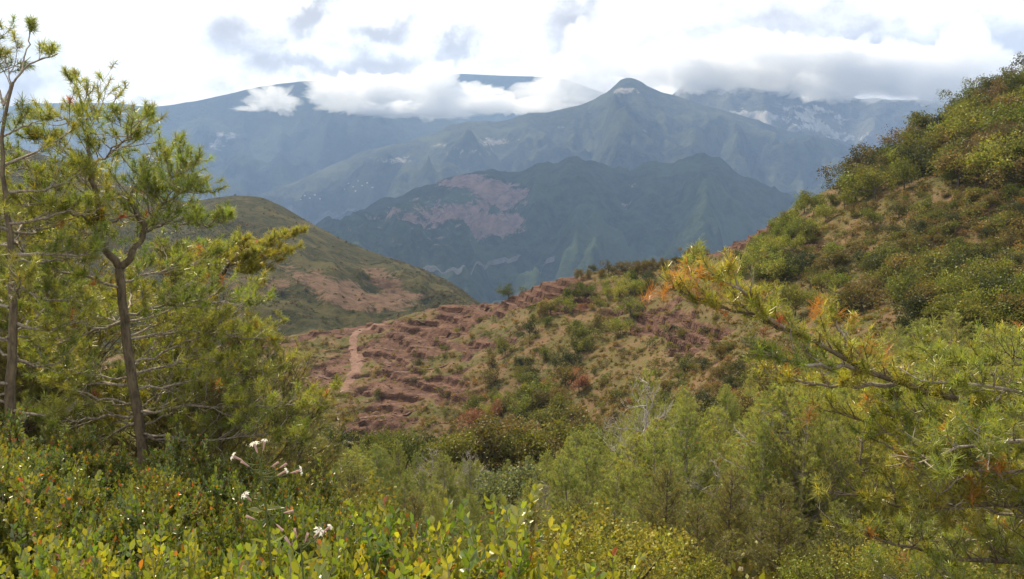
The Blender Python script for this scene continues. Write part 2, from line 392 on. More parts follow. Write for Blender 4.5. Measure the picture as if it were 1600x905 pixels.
# ---- left hill across the side valley and the mountains
def mountain_mat(name, forest1, forest2, rock1, rock2, s=1.0):
    m, t = new_mat(name); tc = t.n('ShaderNodeTexCoord'); o = tc.outputs['Object']
    rk = t.n('ShaderNodeAttribute', attribute_name='rock').outputs['Fac']
    f = t.noise(o, .02 * s, 10, .72); f2 = t.noise(o, .0035 * s, 8, .62); f3 = t.noise(o, .09 * s, 4, .7)
    fo = t.mix(t.rng(f.outputs[0], .38, .62), forest1, forest2)
    fo = t.mix(t.math('MULTIPLY', t.rng(f2.outputs[0], .48, .62), .75), fo, tuple(min(1, 1.55 * k) for k in forest2))
    ro = t.mix(t.rng(f.outputs[0], .35, .65), rock1, rock2)
    e = t.math('ADD', rk, t.math('MULTIPLY', t.math('SUBTRACT', f.outputs[0], .5), 1.3))
    c = t.mix(t.rng(e, .4, .62), fo, ro)
    b = t.n('ShaderNodeBump', {'Strength': 1.0, 'Distance': 30 / s, 'Height': t.math('ADD', f.outputs[0], t.math('MULTIPLY', f3.outputs[0], .3))})
    p = t.n('ShaderNodeBsdfPrincipled', {'Base Color': c.outputs[2], 'Roughness': 1.0, 'Specular IOR Level': 0.05, 'Normal': b}); t.n('ShaderNodeOutputMaterial', {'Surface': p}); return m
def mtn(name, crest, dc, foot_py, df, back, mat, amp, sc, rocks, seed, rows=260, cols=620, ulim=.95, midf=.5, rscale=1.0, sil=.12):
    secs = []
    for px, py, *r in crest:
        d = r[0] if r else dc
        zc_, zf = zc(py, d), zc(foot_py, df)
        dm = df + (d - df) * midf
        secs.append((px, [(df * .93, zf - 60), (df, zf), (dm, zf + (zc_ - zf) * (midf * .82)), (d, zc_), (d + back, zc_ - back * .75)]))
    dm_ = max(s_[1][-1][0] for s_ in secs)
    T = Terrain(secs, df * .93, dm_, nd=500, sig_a=3, sig_d=3, logd=False)
    cd = lambda x, y: np.interp(np.clip(x / y, -1.3, 1.3), T.A, T.crestd)
    def nz(x, y, z):
        c = cd(x, y); k = np.clip((c - y) / (c - df), 0, 1)      # 0 at the crest
        e = sil + (1 - sil) * sst(k, 0, .3)
        a = x / y * dc
        g1 = ridged(a / sc, y / (sc * 2.6) + fbm(a / sc * 2, y / sc * 2, 0, 2, seed + 9) * .5, 0, 5, seed)
        g2 = ridged(x / (sc * .28), y / (sc * .4), 0, 4, seed + 4)
        return ((g1 - .35) * amp + (g2 - .3) * amp * .09) * e
    T.noise = nz
    us_ = np.linspace(-ulim, ulim, cols)
    ys_ = np.concatenate([np.linspace(df * .93, min(q[1][3][0] for q in secs), int(rows * .62))[:-1], np.linspace(min(q[1][3][0] for q in secs), dm_, int(rows * .38))])
    def at(x, y, z):
        r = blobs(x, y, z, rocks) if rocks else np.zeros_like(x)
        n = fbm(x / (sc * .35), z / (sc * .12) , y / sc, 4, seed + 20)
        return {'rock': np.clip(r * (.9 + 1.2 * n) + n * .28 - .02, 0, 1)}
    grid(T, name, mat, us_, ys_, 0, at)
    return T
M_hillmat = mountain_mat('hill scrub and red earth', (.026, .030, .011), (.060, .052, .021), (.085, .052, .034), (.155, .10, .066), 5.0)
M_massif = mountain_mat('forest and pink cliffs', (.008, .016, .008), (.03, .044, .018), (.12, .07, .06), (.25, .16, .135), .9)
M_peak = mountain_mat('forest and pale rock of the peak', (.014, .022, .014), (.05, .054, .026), (.15, .13, .105), (.30, .27, .23), .8)
M_scree = mountain_mat('grey rock and scree', (.05, .055, .05), (.09, .09, .075), (.22, .215, .20), (.40, .39, .365), .7)
M_range = mountain_mat('far wooded range', (.015, .025, .015), (.035, .045, .025), (.18, .17, .15), (.3, .29, .27), .5)

T_hill = mtn('hill', [(-700, 150, 1300), (0, 218, 1250), (80, 240, 1200), (160, 268, 1150), (230, 296, 1120), (290, 312, 1100), (330, 308, 1100), (370, 302, 1100), (410, 304, 1100), (445, 320, 1080), (480, 342, 1060), (540, 375, 1030), (600, 398, 1000), (660, 419, 960), (700, 438, 930), (735, 462, 900), (780, 500, 860), (1000, 600, 800), (1600, 700, 800)],
              1100, 560, 470, 700, M_hillmat, 30, 170, [(560, 470, 90, 16, 5, .9), (500, 440, 90, 20, 15, .7), (400, 450, 120, 26, 0, .55), (330, 320, 80, 18, -10, .5), (600, 440, 60, 22, 30, .6), (640, 462, 70, 10, 0, .8), (460, 370, 40, 50, 30, .45)], 101, sil=.05, rscale=.8)
T_massif = mtn('mountain', [(-700, 480), (200, 470), (330, 430), (400, 405), (480, 365), (540, 332), (600, 298), (650, 282), (700, 268), (740, 271), (800, 264), (860, 262), (905, 250), (950, 253), (1000, 241), (1050, 246), (1090, 240), (1150, 258), (1200, 262), (1260, 282), (1400, 300), (2300, 330)],
              4600, 445, 3100, 2500, M_massif, 430, 700, [(760, 300, 95, 28, 15, .72), (730, 350, 150, 50, 5, .74), (650, 350, 80, 34, 20, .68), (800, 350, 60, 40, 30, .5), (620, 375, 60, 22, 20, .55), (700, 400, 70, 22, 0, .5), (985, 280, 30, 20, 20, .5), (980, 320, 22, 40, 10, .35), (1030, 360, 30, 26, 0, .35), (590, 340, 40, 14, -20, .4), (900, 390, 60, 16, 0, .3)], 202, sil=.38)
T_peak = mtn('mountain', [(-700, 470), (100, 420), (250, 372), (330, 335), (400, 305), (500, 265), (560, 238), (640, 216), (700, 194), (800, 181), (840, 172), (900, 157), (940, 144), (955, 136), (963, 124), (972, 115), (982, 113), (993, 117), (1003, 127), (1018, 136), (1040, 143), (1100, 166), (1200, 192), (1300, 218), (1400, 250), (2300, 330)],
              8000, 400, 5000, 4000, M_peak, 640, 850, [(790, 215, 60, 12, -15, .6), (730, 238, 50, 12, 0, .6), (870, 200, 30, 12, -30, .55), (980, 142, 50, 6, 0, .42), (680, 225, 50, 12, 0, .45), (620, 250, 50, 10, 0, .4), (1010, 210, 25, 8, 0, .5), (345, 260, 40, 20, 0, .4), (930, 170, 60, 6, -30, .35)], 303, sil=.09)
T_scree = mtn('mountain', [(-700, 330), (900, 260), (1000, 180), (1050, 140), (1085, 104), (1110, 112), (1150, 106), (1185, 100), (1212, 92), (1236, 112), (1260, 122), (1300, 138), (1340, 152), (1400, 150), (1450, 152), (1600, 150), (2300, 180)],
              9300, 330, 7300, 3000, M_scree, 330, 700, [(1200, 185, 90, 14, 10, .8), (1270, 185, 70, 22, 20, .75), (1120, 172, 60, 14, 20, .5), (1320, 210, 50, 12, 0, .6), (1080, 160, 50, 10, 0, .4), (1240, 130, 90, 20, 0, .4)], 404, sil=.15)
T_rangeb = mtn('mountain', [(-700, 300), (0, 225), (120, 192), (180, 174), (250, 164), (300, 157), (360, 143), (420, 129), (480, 123), (515, 124), (545, 135), (620, 160), (700, 185), (800, 210), (1100, 260), (2300, 300)],
              10300, 330, 7600, 2500, M_range, 430, 1000, [(430, 170, 60, 12, 0, .4), (350, 220, 50, 20, 0, .4)], 505, sil=.06)
T_rangea = mtn('mountain', [(-700, 185), (0, 168), (60, 159), (190, 158), (245, 166), (300, 175), (450, 175), (600, 130), (672, 112), (760, 115), (870, 119), (950, 145), (1100, 170), (2300, 170)],
              12300, 300, 10600, 1500, M_range, 260, 1500, [], 606, sil=.05)
# broad valley ground under everything, out to the haze limit
me = mesh('valley_floor', [(-19000, -700, -420), (19000, -700, -420), (19000, 14300, -420), (-19000, 14300, -420)], [(0, 1, 2, 3)])
tag(link('valley_floor', me, simple_mat('valley woods', (.02, .035, .015), (.05, .065, .03), .01)), kind='structure')
z0 = zc(417, 3250); ra = np.linspace(-.105, .05, 220); yy = np.linspace(3000, 4200, 1200)
rd = np.array([yy[np.argmax(gsm(T_massif.H(a_ * yy, yy), 12, 0) > z0)] for a_ in ra]); rd = gsm(rd, 7, 0); V = []
zs = gsm(np.max([T_massif.H(ra * (rd + k), rd + k) for k in (-6, 0, 6)], 0), 2.5, 0) + 3
for a_, r_, zz_ in zip(ra, rd, zs):
    for dd, dz in ((-9, -16), (-5, 4), (3, 4), (5, -16)): V.append((a_ * (r_ + dd), r_ + dd, zz_ + dz))
Fq = [(4 * i + j, 4 * i + j + 1, 4 * i + j + 5, 4 * i + j + 4) for i in range(219) for j in range(3)]
tag(link('road', mesh('road', V, Fq, False), simple_mat('pale road', (.10, .095, .09), (.15, .14, .135), .05)), kind='structure')

# haze: one closed box round camera and scene
def box_mesh(name, a, b):
    x0, y0, z0 = a; x1, y1, z1 = b
    V = [(x0, y0, z0), (x1, y0, z0), (x1, y1, z0), (x0, y1, z0), (x0, y0, z1), (x1, y0, z1), (x1, y1, z1), (x0, y1, z1)]
    return mesh(name, V, [(0, 3, 2, 1), (4, 5, 6, 7), (0, 1, 5, 4), (1, 2, 6, 5), (2, 3, 7, 6), (3, 0, 4, 7)], False)
m, t = new_mat('valley air')
vo = t.n('ShaderNodeVolumePrincipled', {'Color': (.42, .62, 1.0, 1), 'Density': 6.0e-5, 'Anisotropy': .1})
t.n('ShaderNodeOutputMaterial', {'Volume': vo})
tag(link('haze', box_mesh('haze', (-19500, -900, -800), (19500, 14600, 2350)), m), 'thin blue haze filling the valley air', 'haze', kind='stuff')

# clouds lying against the mountains: real cloud volumes
M_cloud, t = new_mat('cloud vapour')
v = t.n('ShaderNodeVolumePrincipled', {'Color': (1, 1, 1, 1), 'Density': .010, 'Anisotropy': .3}); t.n('ShaderNodeOutputMaterial', {'Volume': v})
M_wisp, t = new_mat('thin cloud vapour')
v = t.n('ShaderNodeVolumePrincipled', {'Color': (1, 1, 1, 1), 'Density': .007, 'Anisotropy': .3}); t.n('ShaderNodeOutputMaterial', {'Volume': v})
import bmesh
def cloud(px, py, d, rx, ry, dens, label, i, group='clouds lying against the mountains', sub=6, rag=1.0):
    bm = bmesh.new(); bmesh.ops.create_icosphere(bm, subdivisions=sub, radius=1.0); me = bpy.data.meshes.new('cloud'); bm.to_mesh(me); bm.free()
    n = len(me.vertices); v = np.empty(n * 3, np.float32); me.vertices.foreach_get('co', v); v = v.reshape(-1, 3).astype(float)
    k = d / F; asp = max(1.0, rx / ry); q = v * np.array((asp, asp * .55, 1.0)); s_ = i * 5.3
    r = 1 + .75 * rag * fbm(q[:, 0] * .8 + s_, q[:, 1] * .8, q[:, 2] * .8, 2, 900 + i)
    b1 = np.abs(vn(q[:, 0] * 1.7 + s_, q[:, 1] * 1.7, q[:, 2] * 1.7, 910 + i)); b2 = np.abs(vn(q[:, 0] * 3.9 + s_, q[:, 1] * 3.9, q[:, 2] * 3.9, 920 + i)); b3 = np.abs(vn(q[:, 0] * 9 + s_, q[:, 1] * 9, q[:, 2] * 9, 930 + i)); b4 = np.abs(vn(q[:, 0] * 19 + s_, q[:, 1] * 19, q[:, 2] * 19, 940 + i))
    r = r + (.55 * b1 + .30 * b2 + .16 * b3 + .08 * b4) * rag - .25
    r = np.maximum(r, .12) * (1 - .25 * sst(-v[:, 2], .2, 1))
    v = v * r[:, None]; me.vertices.foreach_set('co', v.astype(np.float32).ravel()); me.update()
    o = link('cloud', me, M_cloud if dens > .005 else M_wisp); o.location = P(px, py, d)
    o.scale = (rx * k, max(rx, ry) * k * .3, ry * k)
    return tag(o, label, 'cloud', group)
CL = [(432, 158, 9000, 38, 20, .010, 'small bright cloud floating against the left mountain below its top'),
 (392, 170, 9000, 22, 5, .004, 'thin wisp trailing left of the small bright cloud'),
 (560, 152, 9300, 70, 34, .010, 'white cloud hiding the right end of the left mountain top'),
 (640, 150, 9350, 70, 40, .010, 'cloud heap left of the dark flat summit band'),
 (610, 172, 9100, 60, 12, .004, 'torn grey wisp hanging under the white cloud heaps'),
 (725, 158, 9300, 52, 22, .010, 'bright cloud in front of the dark flat summit band'),
 (690, 178, 9200, 50, 8, .004, 'low thin wisp between the left mountain and the sharp peak'),
 (800, 165, 9300, 60, 16, .010, 'long low cloud over the saddle left of the sharp peak'),
 (880, 145, 8900, 52, 34, .010, 'bright cloud piled on the ridge just left of the sharp peak'),
 (925, 105, 9000, 40, 48, .004, 'tall thin grey cloud rising behind the ridge left of the sharp peak'),
 (1065, 112, 8700, 60, 38, .010, 'cloud clinging right behind the shoulder of the sharp peak'),
 (1140, 118, 8600, 70, 34, .010, 'cloud heap between the sharp peak and the rocky scree mountain'),
 (1225, 92, 8450, 90, 42, .004, 'grey cloud covering the top of the rocky scree mountain'),
 (1310, 112, 8500, 95, 50, .004, 'broad cloud resting on the ridge above the scree slopes'),
 (1400, 124, 8500, 95, 46, .004, 'cloud low over the far ridge left of the wooded hill skyline'),
 (1500, 118, 8500, 110, 55, .004, 'cloud low behind the wooded hill skyline at far right')]
for i, c in enumerate(CL): cloud(*c, i + 1)
# clouds higher up, above the picture, whose shadow lies on the massif and the valley side
for i, (tx, ty, hz, r1_, r2_) in enumerate([(-500, 4300, 2900, 1500, 900), (1700, 4600, 3100, 1500, 1100), (1500, 5600, 3400, 1300, 600), (-3300, 7000, 3300, 2000, 900)]):
    q = Vector((tx, ty, 0)) + sd * ((hz) / sd.z); o = cloud(800, 300, 5000, 100, 100, .010, 'broad cloud high above the valley casting its shadow on the mountains', 40 + i, 'high clouds shading the mountains', 4, .6)
    o.location = q; o.scale = (r1_, r2_, 420); o.rotation_euler = (0, 0, 0)
# ------------------------------------------------------------------ plant builders
def to_world(obj, loc, sc=1.0, rz=0.0, tilt=(0, 0)):
    obj.location = loc; obj.rotation_euler = (tilt[0], tilt[1], rz); obj.scale = (sc, sc, sc) if not isinstance(sc, tuple) else sc
def copy_tree(o, parent=None):
    c = o.copy(); COL.objects.link(c); c.parent = parent
    for ch in o.children: copy_tree(ch, c)
    return c
def crown_cloud(rg, H=1.0, W=.9, n=1300, leaf=.055, col=(.05, .08, .02), nl=9, low=.12, m=0, mb=None):
    """broad crown: leaf sized faces in clumps spread through several uneven lobes"""
    mb = mb or MB()
    lc = rg.normal(size=(nl, 3)) * (W * .27, W * .27, H * .19); lc[:, 2] += H * .55; lc[0] = (0, 0, H * .6)
    lr = rg.uniform(.17, .30, nl) * W
    k = max(8, n // 14); li = rg.randint(0, nl, k)
    cc = lc[li] + rdir(k, rg) * (lr[li] * rg.uniform(.55, 1.05, k))[:, None]
    cc[:, 2] = np.maximum(cc[:, 2], H * low + rg.uniform(0, .1, k) * H)
    cv = vary(col, k, rg, .35, .12)
    ci = rg.randint(0, k, n)
    p = cc[ci] + rg.normal(size=(n, 3)) * leaf * 1.3
    out = nrm(p - np.array((0, 0, H * .45))); d = nrm(out * .5 + rdir(n, rg))
    c = cv[ci] * rg.uniform(.8, 1.2, (n, 1))
    s = nrm(np.cross(d, rdir(n, rg))); L = leaf * rg.uniform(.7, 1.3, (n, 1)); w_ = L * .42
    V = np.stack([p, p + d * L * .5 - s * w_, p + d * L, p + d * L * .5 + s * w_], 1).reshape(-1, 3)
    mb.add(V, np.arange(4 * n).reshape(n, 4), c, m)
    return mb, lc
def broad_tree(name, rg, col, n=1500, leaf=.05, W=.9, wood=None):
    mb, lc = crown_cloud(rg, 1, W, n, leaf, col)
    wb = MB()
    tr = np.array([(0, 0, -.08), (.01, 0, .15), (.02, .01, .35), (.0, .02, .6)]); wb.tube(tr, [.03, .025, .018, .008], 6)
    for c in lc[1:]:
        wb.tube(np.array([tr[2] * .8, tr[2] * .4 + c * .6 - np.array((0, 0, .03)), c]), [.014, .009, .003], 4)
    return mb.mesh(name + '_crown', False), wb.mesh(name + '_trunk')
def shrub_mesh(name, rg, col, n=260, leaf=.11):
    mb, lc = crown_cloud(rg, 1, 1.25, n, leaf, col, 6, .02)
    mb.V[0][:, 2] *= .85
    for c in lc: mb.tube(np.array([(0, 0, -.1), c * (.5, .5, .5), c * (.9, .9, .85)]), [.02, .012, .005], 4, (.12, .10, .08), 1)
    return mb.mesh(name, False)
def pine_parts(name, rg, H=7.0, nl=.10, nw=.012, per=9, dens=1.0, spread=.30, col=(.075, .095, .028), bare=.12, curve=.5, start=.12):
    wb = MB(); T = []; D = []
    bend = rg.uniform(-.04, .04, 2) * H
    tz = np.linspace(-.3, H, 12); tx = bend[0] * (tz / H) ** 2; ty = bend[1] * (tz / H) ** 2
    tr = np.stack([tx, ty, tz], 1); tr[1:, :2] += rg.normal(size=(11, 2)) * .012 * H / 7
    wb.tube(tr, .012 * H * (1 - tz.clip(0) / H) ** .8 + .006, 7)
    z = H * start
    while z < H * .985:
        nb = rg.randint(3, 6); a0 = rg.uniform(0, 6.28)
        for b in range(nb):
            a = a0 + b * 6.28 / nb + rg.uniform(-.3, .3)
            L = (spread * H * (1 - z / H) ** .7 + .18) * rg.uniform(.6, 1.15)
            el = R(rg.uniform(5, 35) + 30 * (z / H))
            d = np.array((math.cos(a) * math.cos(el), math.sin(a) * math.cos(el), math.sin(el)))
            c0 = np.array([np.interp(z, tz, tr[:, k]) for k in range(3)])
            ns = 6; t = np.linspace(0, 1, ns)[:, None]
            br = c0 + d * L * t + np.array((0, 0, 1)) * (curve * L * (t ** 2) * .35 - .12 * L * np.sin(t * 3.14)) + rg.normal(size=(ns, 3)) * L * .02 * t
            wb.tube(br, np.linspace(.0045 * L + .012, .003, ns), 4, m=0)
            dead = rg.rand() < bare * (1.6 if z < H * .35 else .4)
            nt = int(max(3, L * 7 * dens))
            for k in range(nt):
                f = rg.uniform(.22, 1); q = np.array([np.interp(f, t[:, 0], br[:, j]) for j in range(3)])
                td = nrm(d * .7 + rdir(1, rg)[0] * .8 + np.array((0, 0, .25))); tl = L * .34 * (1.25 - f) * rg.uniform(.6, 1.2) + .07
                e = q + td * tl + np.array((0, 0, .15 * tl)); wb.tube([q, (q + e) / 2 + rg.normal(size=3) * .01, e], [.006, .004, .002], 3)
                if dead: continue
                m_ = 2 + int(tl / .12)
                for g_ in np.linspace(.35, 1, m_): T.append(q + (e - q) * g_ + rg.normal(size=3) * .025); D.append(td)
            if not dead: T.append(br[-1]); D.append(d)
        z += H * rg.uniform(.028, .05)
    T = np.array(T); D = np.array(D); n = len(T) * per; i = np.repeat(np.arange(len(T)), per)
    d = nrm(D[i] * .9 + rdir(n, rg) * 1.0 + np.array((0, 0, .25)))
    nb_ = MB(); cv = vary(col, len(T), rg, .3, .12)[i]
    rust = (rg.rand(len(T)) < .012)[i]; cv[rust] = (.22, .09, .03)
    add_needles(nb_, T[i] + D[i] * rg.uniform(-.05, .02, (n, 1)), d, nl * rg.uniform(.7, 1.2, n), nw, cv, rg)
    return nb_.mesh(name + '_needles', False), wb.mesh(name + '_trunk')
def bare_tree_mesh(name, rg, H=5.0):
    wb = MB()
    tz = np.linspace(-.3, H, 10); tr = np.stack([rg.normal(size=10).cumsum() * .02, rg.normal(size=10).cumsum() * .02, tz], 1)
    wb.tube(tr, .05 * (1 - tz.clip(0) / H) ** .8 + .008, 6)
    def grow(q, d, L, r, lv):
        n = 5; P_ = [q]
        for k in range(n):
            d = nrm(d + rg.normal(size=3) * .16 + np.array((0, 0, .05))); P_.append(P_[-1] + d * L / n)
        wb.tube(P_, np.linspace(r, r * .35, n + 1), 4)
        if lv:
            for k in range(rg.randint(4, 8)):
                i = rg.randint(1, n + 1); grow(P_[i], nrm(d + rdir(1, rg)[0] * .9), L * rg.uniform(.3, .55), r * .5, lv - 1)
    for z in np.linspace(H * .2, H * .97, 22):
        a = rg.uniform(0, 6.28); el = rg.uniform(.2, .9)
        grow(np.array([np.interp(z, tz, tr[:, k]) for k in range(3)]), np.array((math.cos(a) * math.cos(el), math.sin(a) * math.cos(el), math.sin(el))), (H - z) * .42 + .3, .022, 2)
    return wb.mesh(name)

# ---- templates (each used first, then copied)
class Kind:
    def __init__(s, name, cat, mats, metas): s.name, s.cat, s.mats, s.metas = name, cat, mats, metas; s.protos = {}; s.n = 0
    def place(s, v, loc, sc, rz, label, group, tilt=(0, 0)):
        v = v % len(s.metas)
        if v not in s.protos:
            parts = s.metas[v]
            if len(parts) == 1:
                o = link(s.name, parts[0][1], s.mats[0])
            else:
                o = bpy.data.objects.new(s.name, None); COL.objects.link(o)
                for (pn, me), mt in zip(parts, s.mats): link(pn, me, mt, o)
            s.protos[v] = o
        else:
            o = copy_tree(s.protos[v])
        to_world(o, loc, sc, rz, tilt); tag(o, label, s.cat, group); s.n += 1
        return o
rg = np.random.RandomState(11)
COLS = {'green': (.090, .110, .018), 'dark': (.045, .057, .018), 'olive': (.105, .092, .026), 'bright': (.145, .175, .026), 'brown': (.095, .082, .032), 'russet': (.175, .10, .055), 'gold': (.165, .125, .035), 'pale': (.13, .165, .075)}
TREE = {}; SHRUB = {}
for c in ('green', 'dark', 'olive', 'bright', 'brown', 'russet', 'pale'):
    me = []
    for v in range(4 if c in ('green', 'dark', 'olive') else 3):
        cr, tr = broad_tree('tree', rg, COLS[c], 2000 if c != 'pale' else 2600, .048, rg.uniform(.8, 1.1)); me.append([('crown', cr), ('trunk', tr)])
    TREE[c] = Kind({'green': 'leafy_tree', 'bright': 'leafy_tree', 'pale': 'leafy_tree', 'dark': 'evergreen_tree', 'olive': 'scrub_tree', 'brown': 'scrub_tree', 'russet': 'withered_tree'}[c], 'tree', [M_leaf, M_darkbark], me)
for c in ('green', 'dark', 'olive', 'bright', 'brown', 'russet', 'gold'):
    SHRUB[c] = Kind({'green': 'shrub', 'olive': 'scrub_bush', 'bright': 'shrub', 'dark': 'evergreen_bush', 'brown': 'dry_bush', 'russet': 'dry_bush', 'gold': 'golden_bush'}[c], 'shrub', [[M_leaf, M_darkbark]], [[('shrub', shrub_mesh('shrub', rg, COLS[c], 420, .10))] for v in range(3)])
PINE = Kind('pine_tree', 'pine tree', [M_needle_far, M_twig], [[('needles', a), ('trunk', b)] for a, b in (pine_parts('pine', rg, 7, dens=1.0 + .25 * (v % 2), spread=(.36, .32, .40, .34)[v], per=11, nl=.12, nw=.013, col=(.205, .255, .07), bare=.22) for v in range(4))])
BARE = Kind('bare_tree', 'dead tree', [M_dead], [[('bare_tree', bare_tree_mesh('bare_tree', rg))] for v in range(3)])

# ---- ledges of bedded rock breaking out of the slopes
M_ledge = simple_mat('dark red bedded rock', (.042, .021, .016), (.14, .08, .058), 1.6)
def ledge(pxl, th, out, label, seed):
    pts, ok = G.hit([a for a, b in pxl], [b for a, b in pxl], 60, 420); pts = pts[ok]
    if len(pts) < 2: return
    L = np.sum(np.hypot(*np.diff(pts[:, :2], axis=0).T)); n = int(L / .35) + 4; t = np.linspace(0, len(pts) - 1, n)
    x = np.interp(t, range(len(pts)), pts[:, 0]); y = np.interp(t, range(len(pts)), pts[:, 1]); tg = nrm(np.gradient(np.stack([x, y], 1), axis=0)); nx = np.stack([tg[:, 1], -tg[:, 0]], 1); nx *= np.sign(-nx[:, 1:2] + 1e-6)
    s_ = t / t[-1]; env = np.clip(np.sin(s_ * 3.14159) * 2.2, .05, 1); q = np.floor(t / t[-1] * L / 1.7 + vn(t * 1.7, t * 0, 0, seed)); o = out * env * (.55 + .45 * vn(q * 7.3, q * 0 + seed, 0, 5)) + .12 * vn(t * 9, t * 0, 0, seed + 3)
    h_ = th * .62 * env * (.8 + .3 * vn(q * 3.1, q * 0 + 9, 0, 6)); z = gsm(G.H(x, y), 1, 0) + .04; brk = sst(vn(t * 2.3, t * 0, 0, seed + 8), -.5, -.1); o = o * brk - .3 * (1 - brk); th_ = 1; V = []
    for k in range(n):
        for dd, dz in ((-1.6, -.05), (-.4, .06), (o[k], 0), (o[k] - .05, -h_[k] * .45), (o[k] - .35, -h_[k] * .5), (o[k] - .4, -h_[k]), (o[k] - 1.2, -h_[k] - .9)): V.append((x[k] + nx[k, 0] * dd, y[k] + nx[k, 1] * dd, z[k] + dz))
    Fq = [(7 * a + b, 7 * a + b + 1, 7 * a + b + 8, 7 * a + b + 7) for a in range(n - 1) for b in range(6)]
    tag(link('rock_ledge', mesh('rock_ledge', V, Fq, False), M_ledge), label, 'rock ledge', 'ledges of bedded red rock')
for k, (pl, th, out, lb) in enumerate([
 ([(452, 594), (490, 588), (530, 587)], 1.3, 1.1, 'broad dark ledge left of the trail foot'), ([(462, 578), (515, 573)], .9, .8, 'short ledge above the broad one left of the trail'), ([(450, 605), (500, 603), (522, 600)], .8, .8, 'thin ledge under the broad one left of the trail'),
 ([(568, 560), (610, 568), (650, 566), (695, 556)], 1.1, 1.0, 'long pale ledge right of the trail bend'), ([(610, 580), (660, 577), (705, 566)], 1.4, 1.1, 'thick ledge under the long pale one right of the trail'), ([(590, 545), (640, 543), (690, 536)], .8, .8, 'ledge right of the trail, third from its bend'),
 ([(640, 530), (700, 524), (745, 515)], .8, .8, 'ledge crossing the middle of the bare red slope'), ([(575, 528), (640, 520)], .7, .7, 'thin ledge just right of the trail top'), ([(720, 471), (745, 468), (775, 468)], 1.3, 1.2, 'dark ledge on the crest notch above the red slope'),
 ([(790, 472), (830, 478), (875, 484)], 1.4, 1.2, 'dark ledge across the foot of the bare red knoll'), ([(690, 488), (740, 482), (770, 482)], .8, .8, 'ledge just under the crest of the red slope'), ([(640, 505), (700, 498)], .7, .8, 'thin ledge near the crest left of the notch'),
 ([(515, 692), (545, 686), (578, 684)], 3.0, 1.9, 'big dark overhang at the bottom of the red slope'), ([(578, 690), (610, 686), (645, 684)], 1.6, 1.3, 'low dark ledge right of the big overhang'), ([(650, 676), (680, 664), (705, 655)], 1.3, 1.1, 'slanting ledge below the tall rust red tree'),
 ([(700, 698), (745, 700), (790, 690)], 1.2, 1.0, 'ledge at the gully edge right of the overhang'), ([(1112, 372), (1140, 364), (1172, 354)], 1.2, 1.0, 'ledge on the red skyline ridge'), ([(1150, 350), (1180, 340), (1205, 330)], 1.0, .9, 'upper ledge on the red skyline ridge'),
 ([(1118, 386), (1160, 376)], .9, .8, 'lower ledge on the red skyline ridge'), ([(1470, 384), (1510, 380), (1560, 381), (1610, 388)], 2.0, 1.5, 'long dark ledge in the clearing of the right hill'), ([(1480, 398), (1530, 397), (1580, 400)], .9, .8, 'thin ledge under the long dark one on the right hill'),
 ([(1005, 524), (1040, 516), (1065, 512)], .9, .8, 'ledge in the pale ground behind the big right branch tip'), ([(1040, 552), (1080, 545), (1110, 543)], 1.0, .9, 'ledge above the dry ground pines'), ([(535, 634), (590, 628)], .9, .9, 'ledge below the trail end'), ([(610, 622), (650, 618), (690, 608)], 1.0, .9, 'ledge low on the red slope left of the rust red trees'),
 ([(560, 655), (610, 650), (650, 642)], .9, .9, 'ledge above the big overhang')]):
    ledge(pl, th, out, lb, 60 + k)
# loose rubble on the bare ground
n = 9000; px_ = rs.uniform(420, 1240, n); py_ = rs.uniform(330, 720, n); pt, ok = G.hit(px_, py_, 60, 300, 260); rk = rockm(pt[:, 0], pt[:, 1], G.base(pt[:, 0], pt[:, 1])); pt = pt[ok & (rs.rand(n) < rk * .9)]
mb = MB(); cube = np.array([(a, b, c) for c in (-1, 1) for a, b in ((-1, -1), (1, -1), (1, 1), (-1, 1))], float); cf = np.array([(0, 3, 2, 1), (4, 5, 6, 7), (0, 1, 5, 4), (1, 2, 6, 5), (2, 3, 7, 6), (3, 0, 4, 7)])
s_ = np.abs(rs.normal(size=(len(pt), 1, 1))) * .13 + .05; an = rs.uniform(0, 6.28, len(pt)); c_ = cube[None] * s_ * rs.uniform(.5, 1.2, (len(pt), 1, 3)) * (1, 1, .55) * rs.uniform(.75, 1.2, (len(pt), 8, 3))
xx = c_[..., 0] * np.cos(an)[:, None] - c_[..., 1] * np.sin(an)[:, None]; yy_ = c_[..., 0] * np.sin(an)[:, None] + c_[..., 1] * np.cos(an)[:, None]
mb.add((np.stack([xx, yy_, c_[..., 2]], -1) + pt[:, None]).reshape(-1, 3), (cf[None] + 8 * np.arange(len(pt))[:, None, None]).reshape(-1, 4))
tag(link('rubble', mb.mesh('rubble', False), M_ledge), 'loose red stones scattered over the bare slopes', 'rubble', kind='stuff')

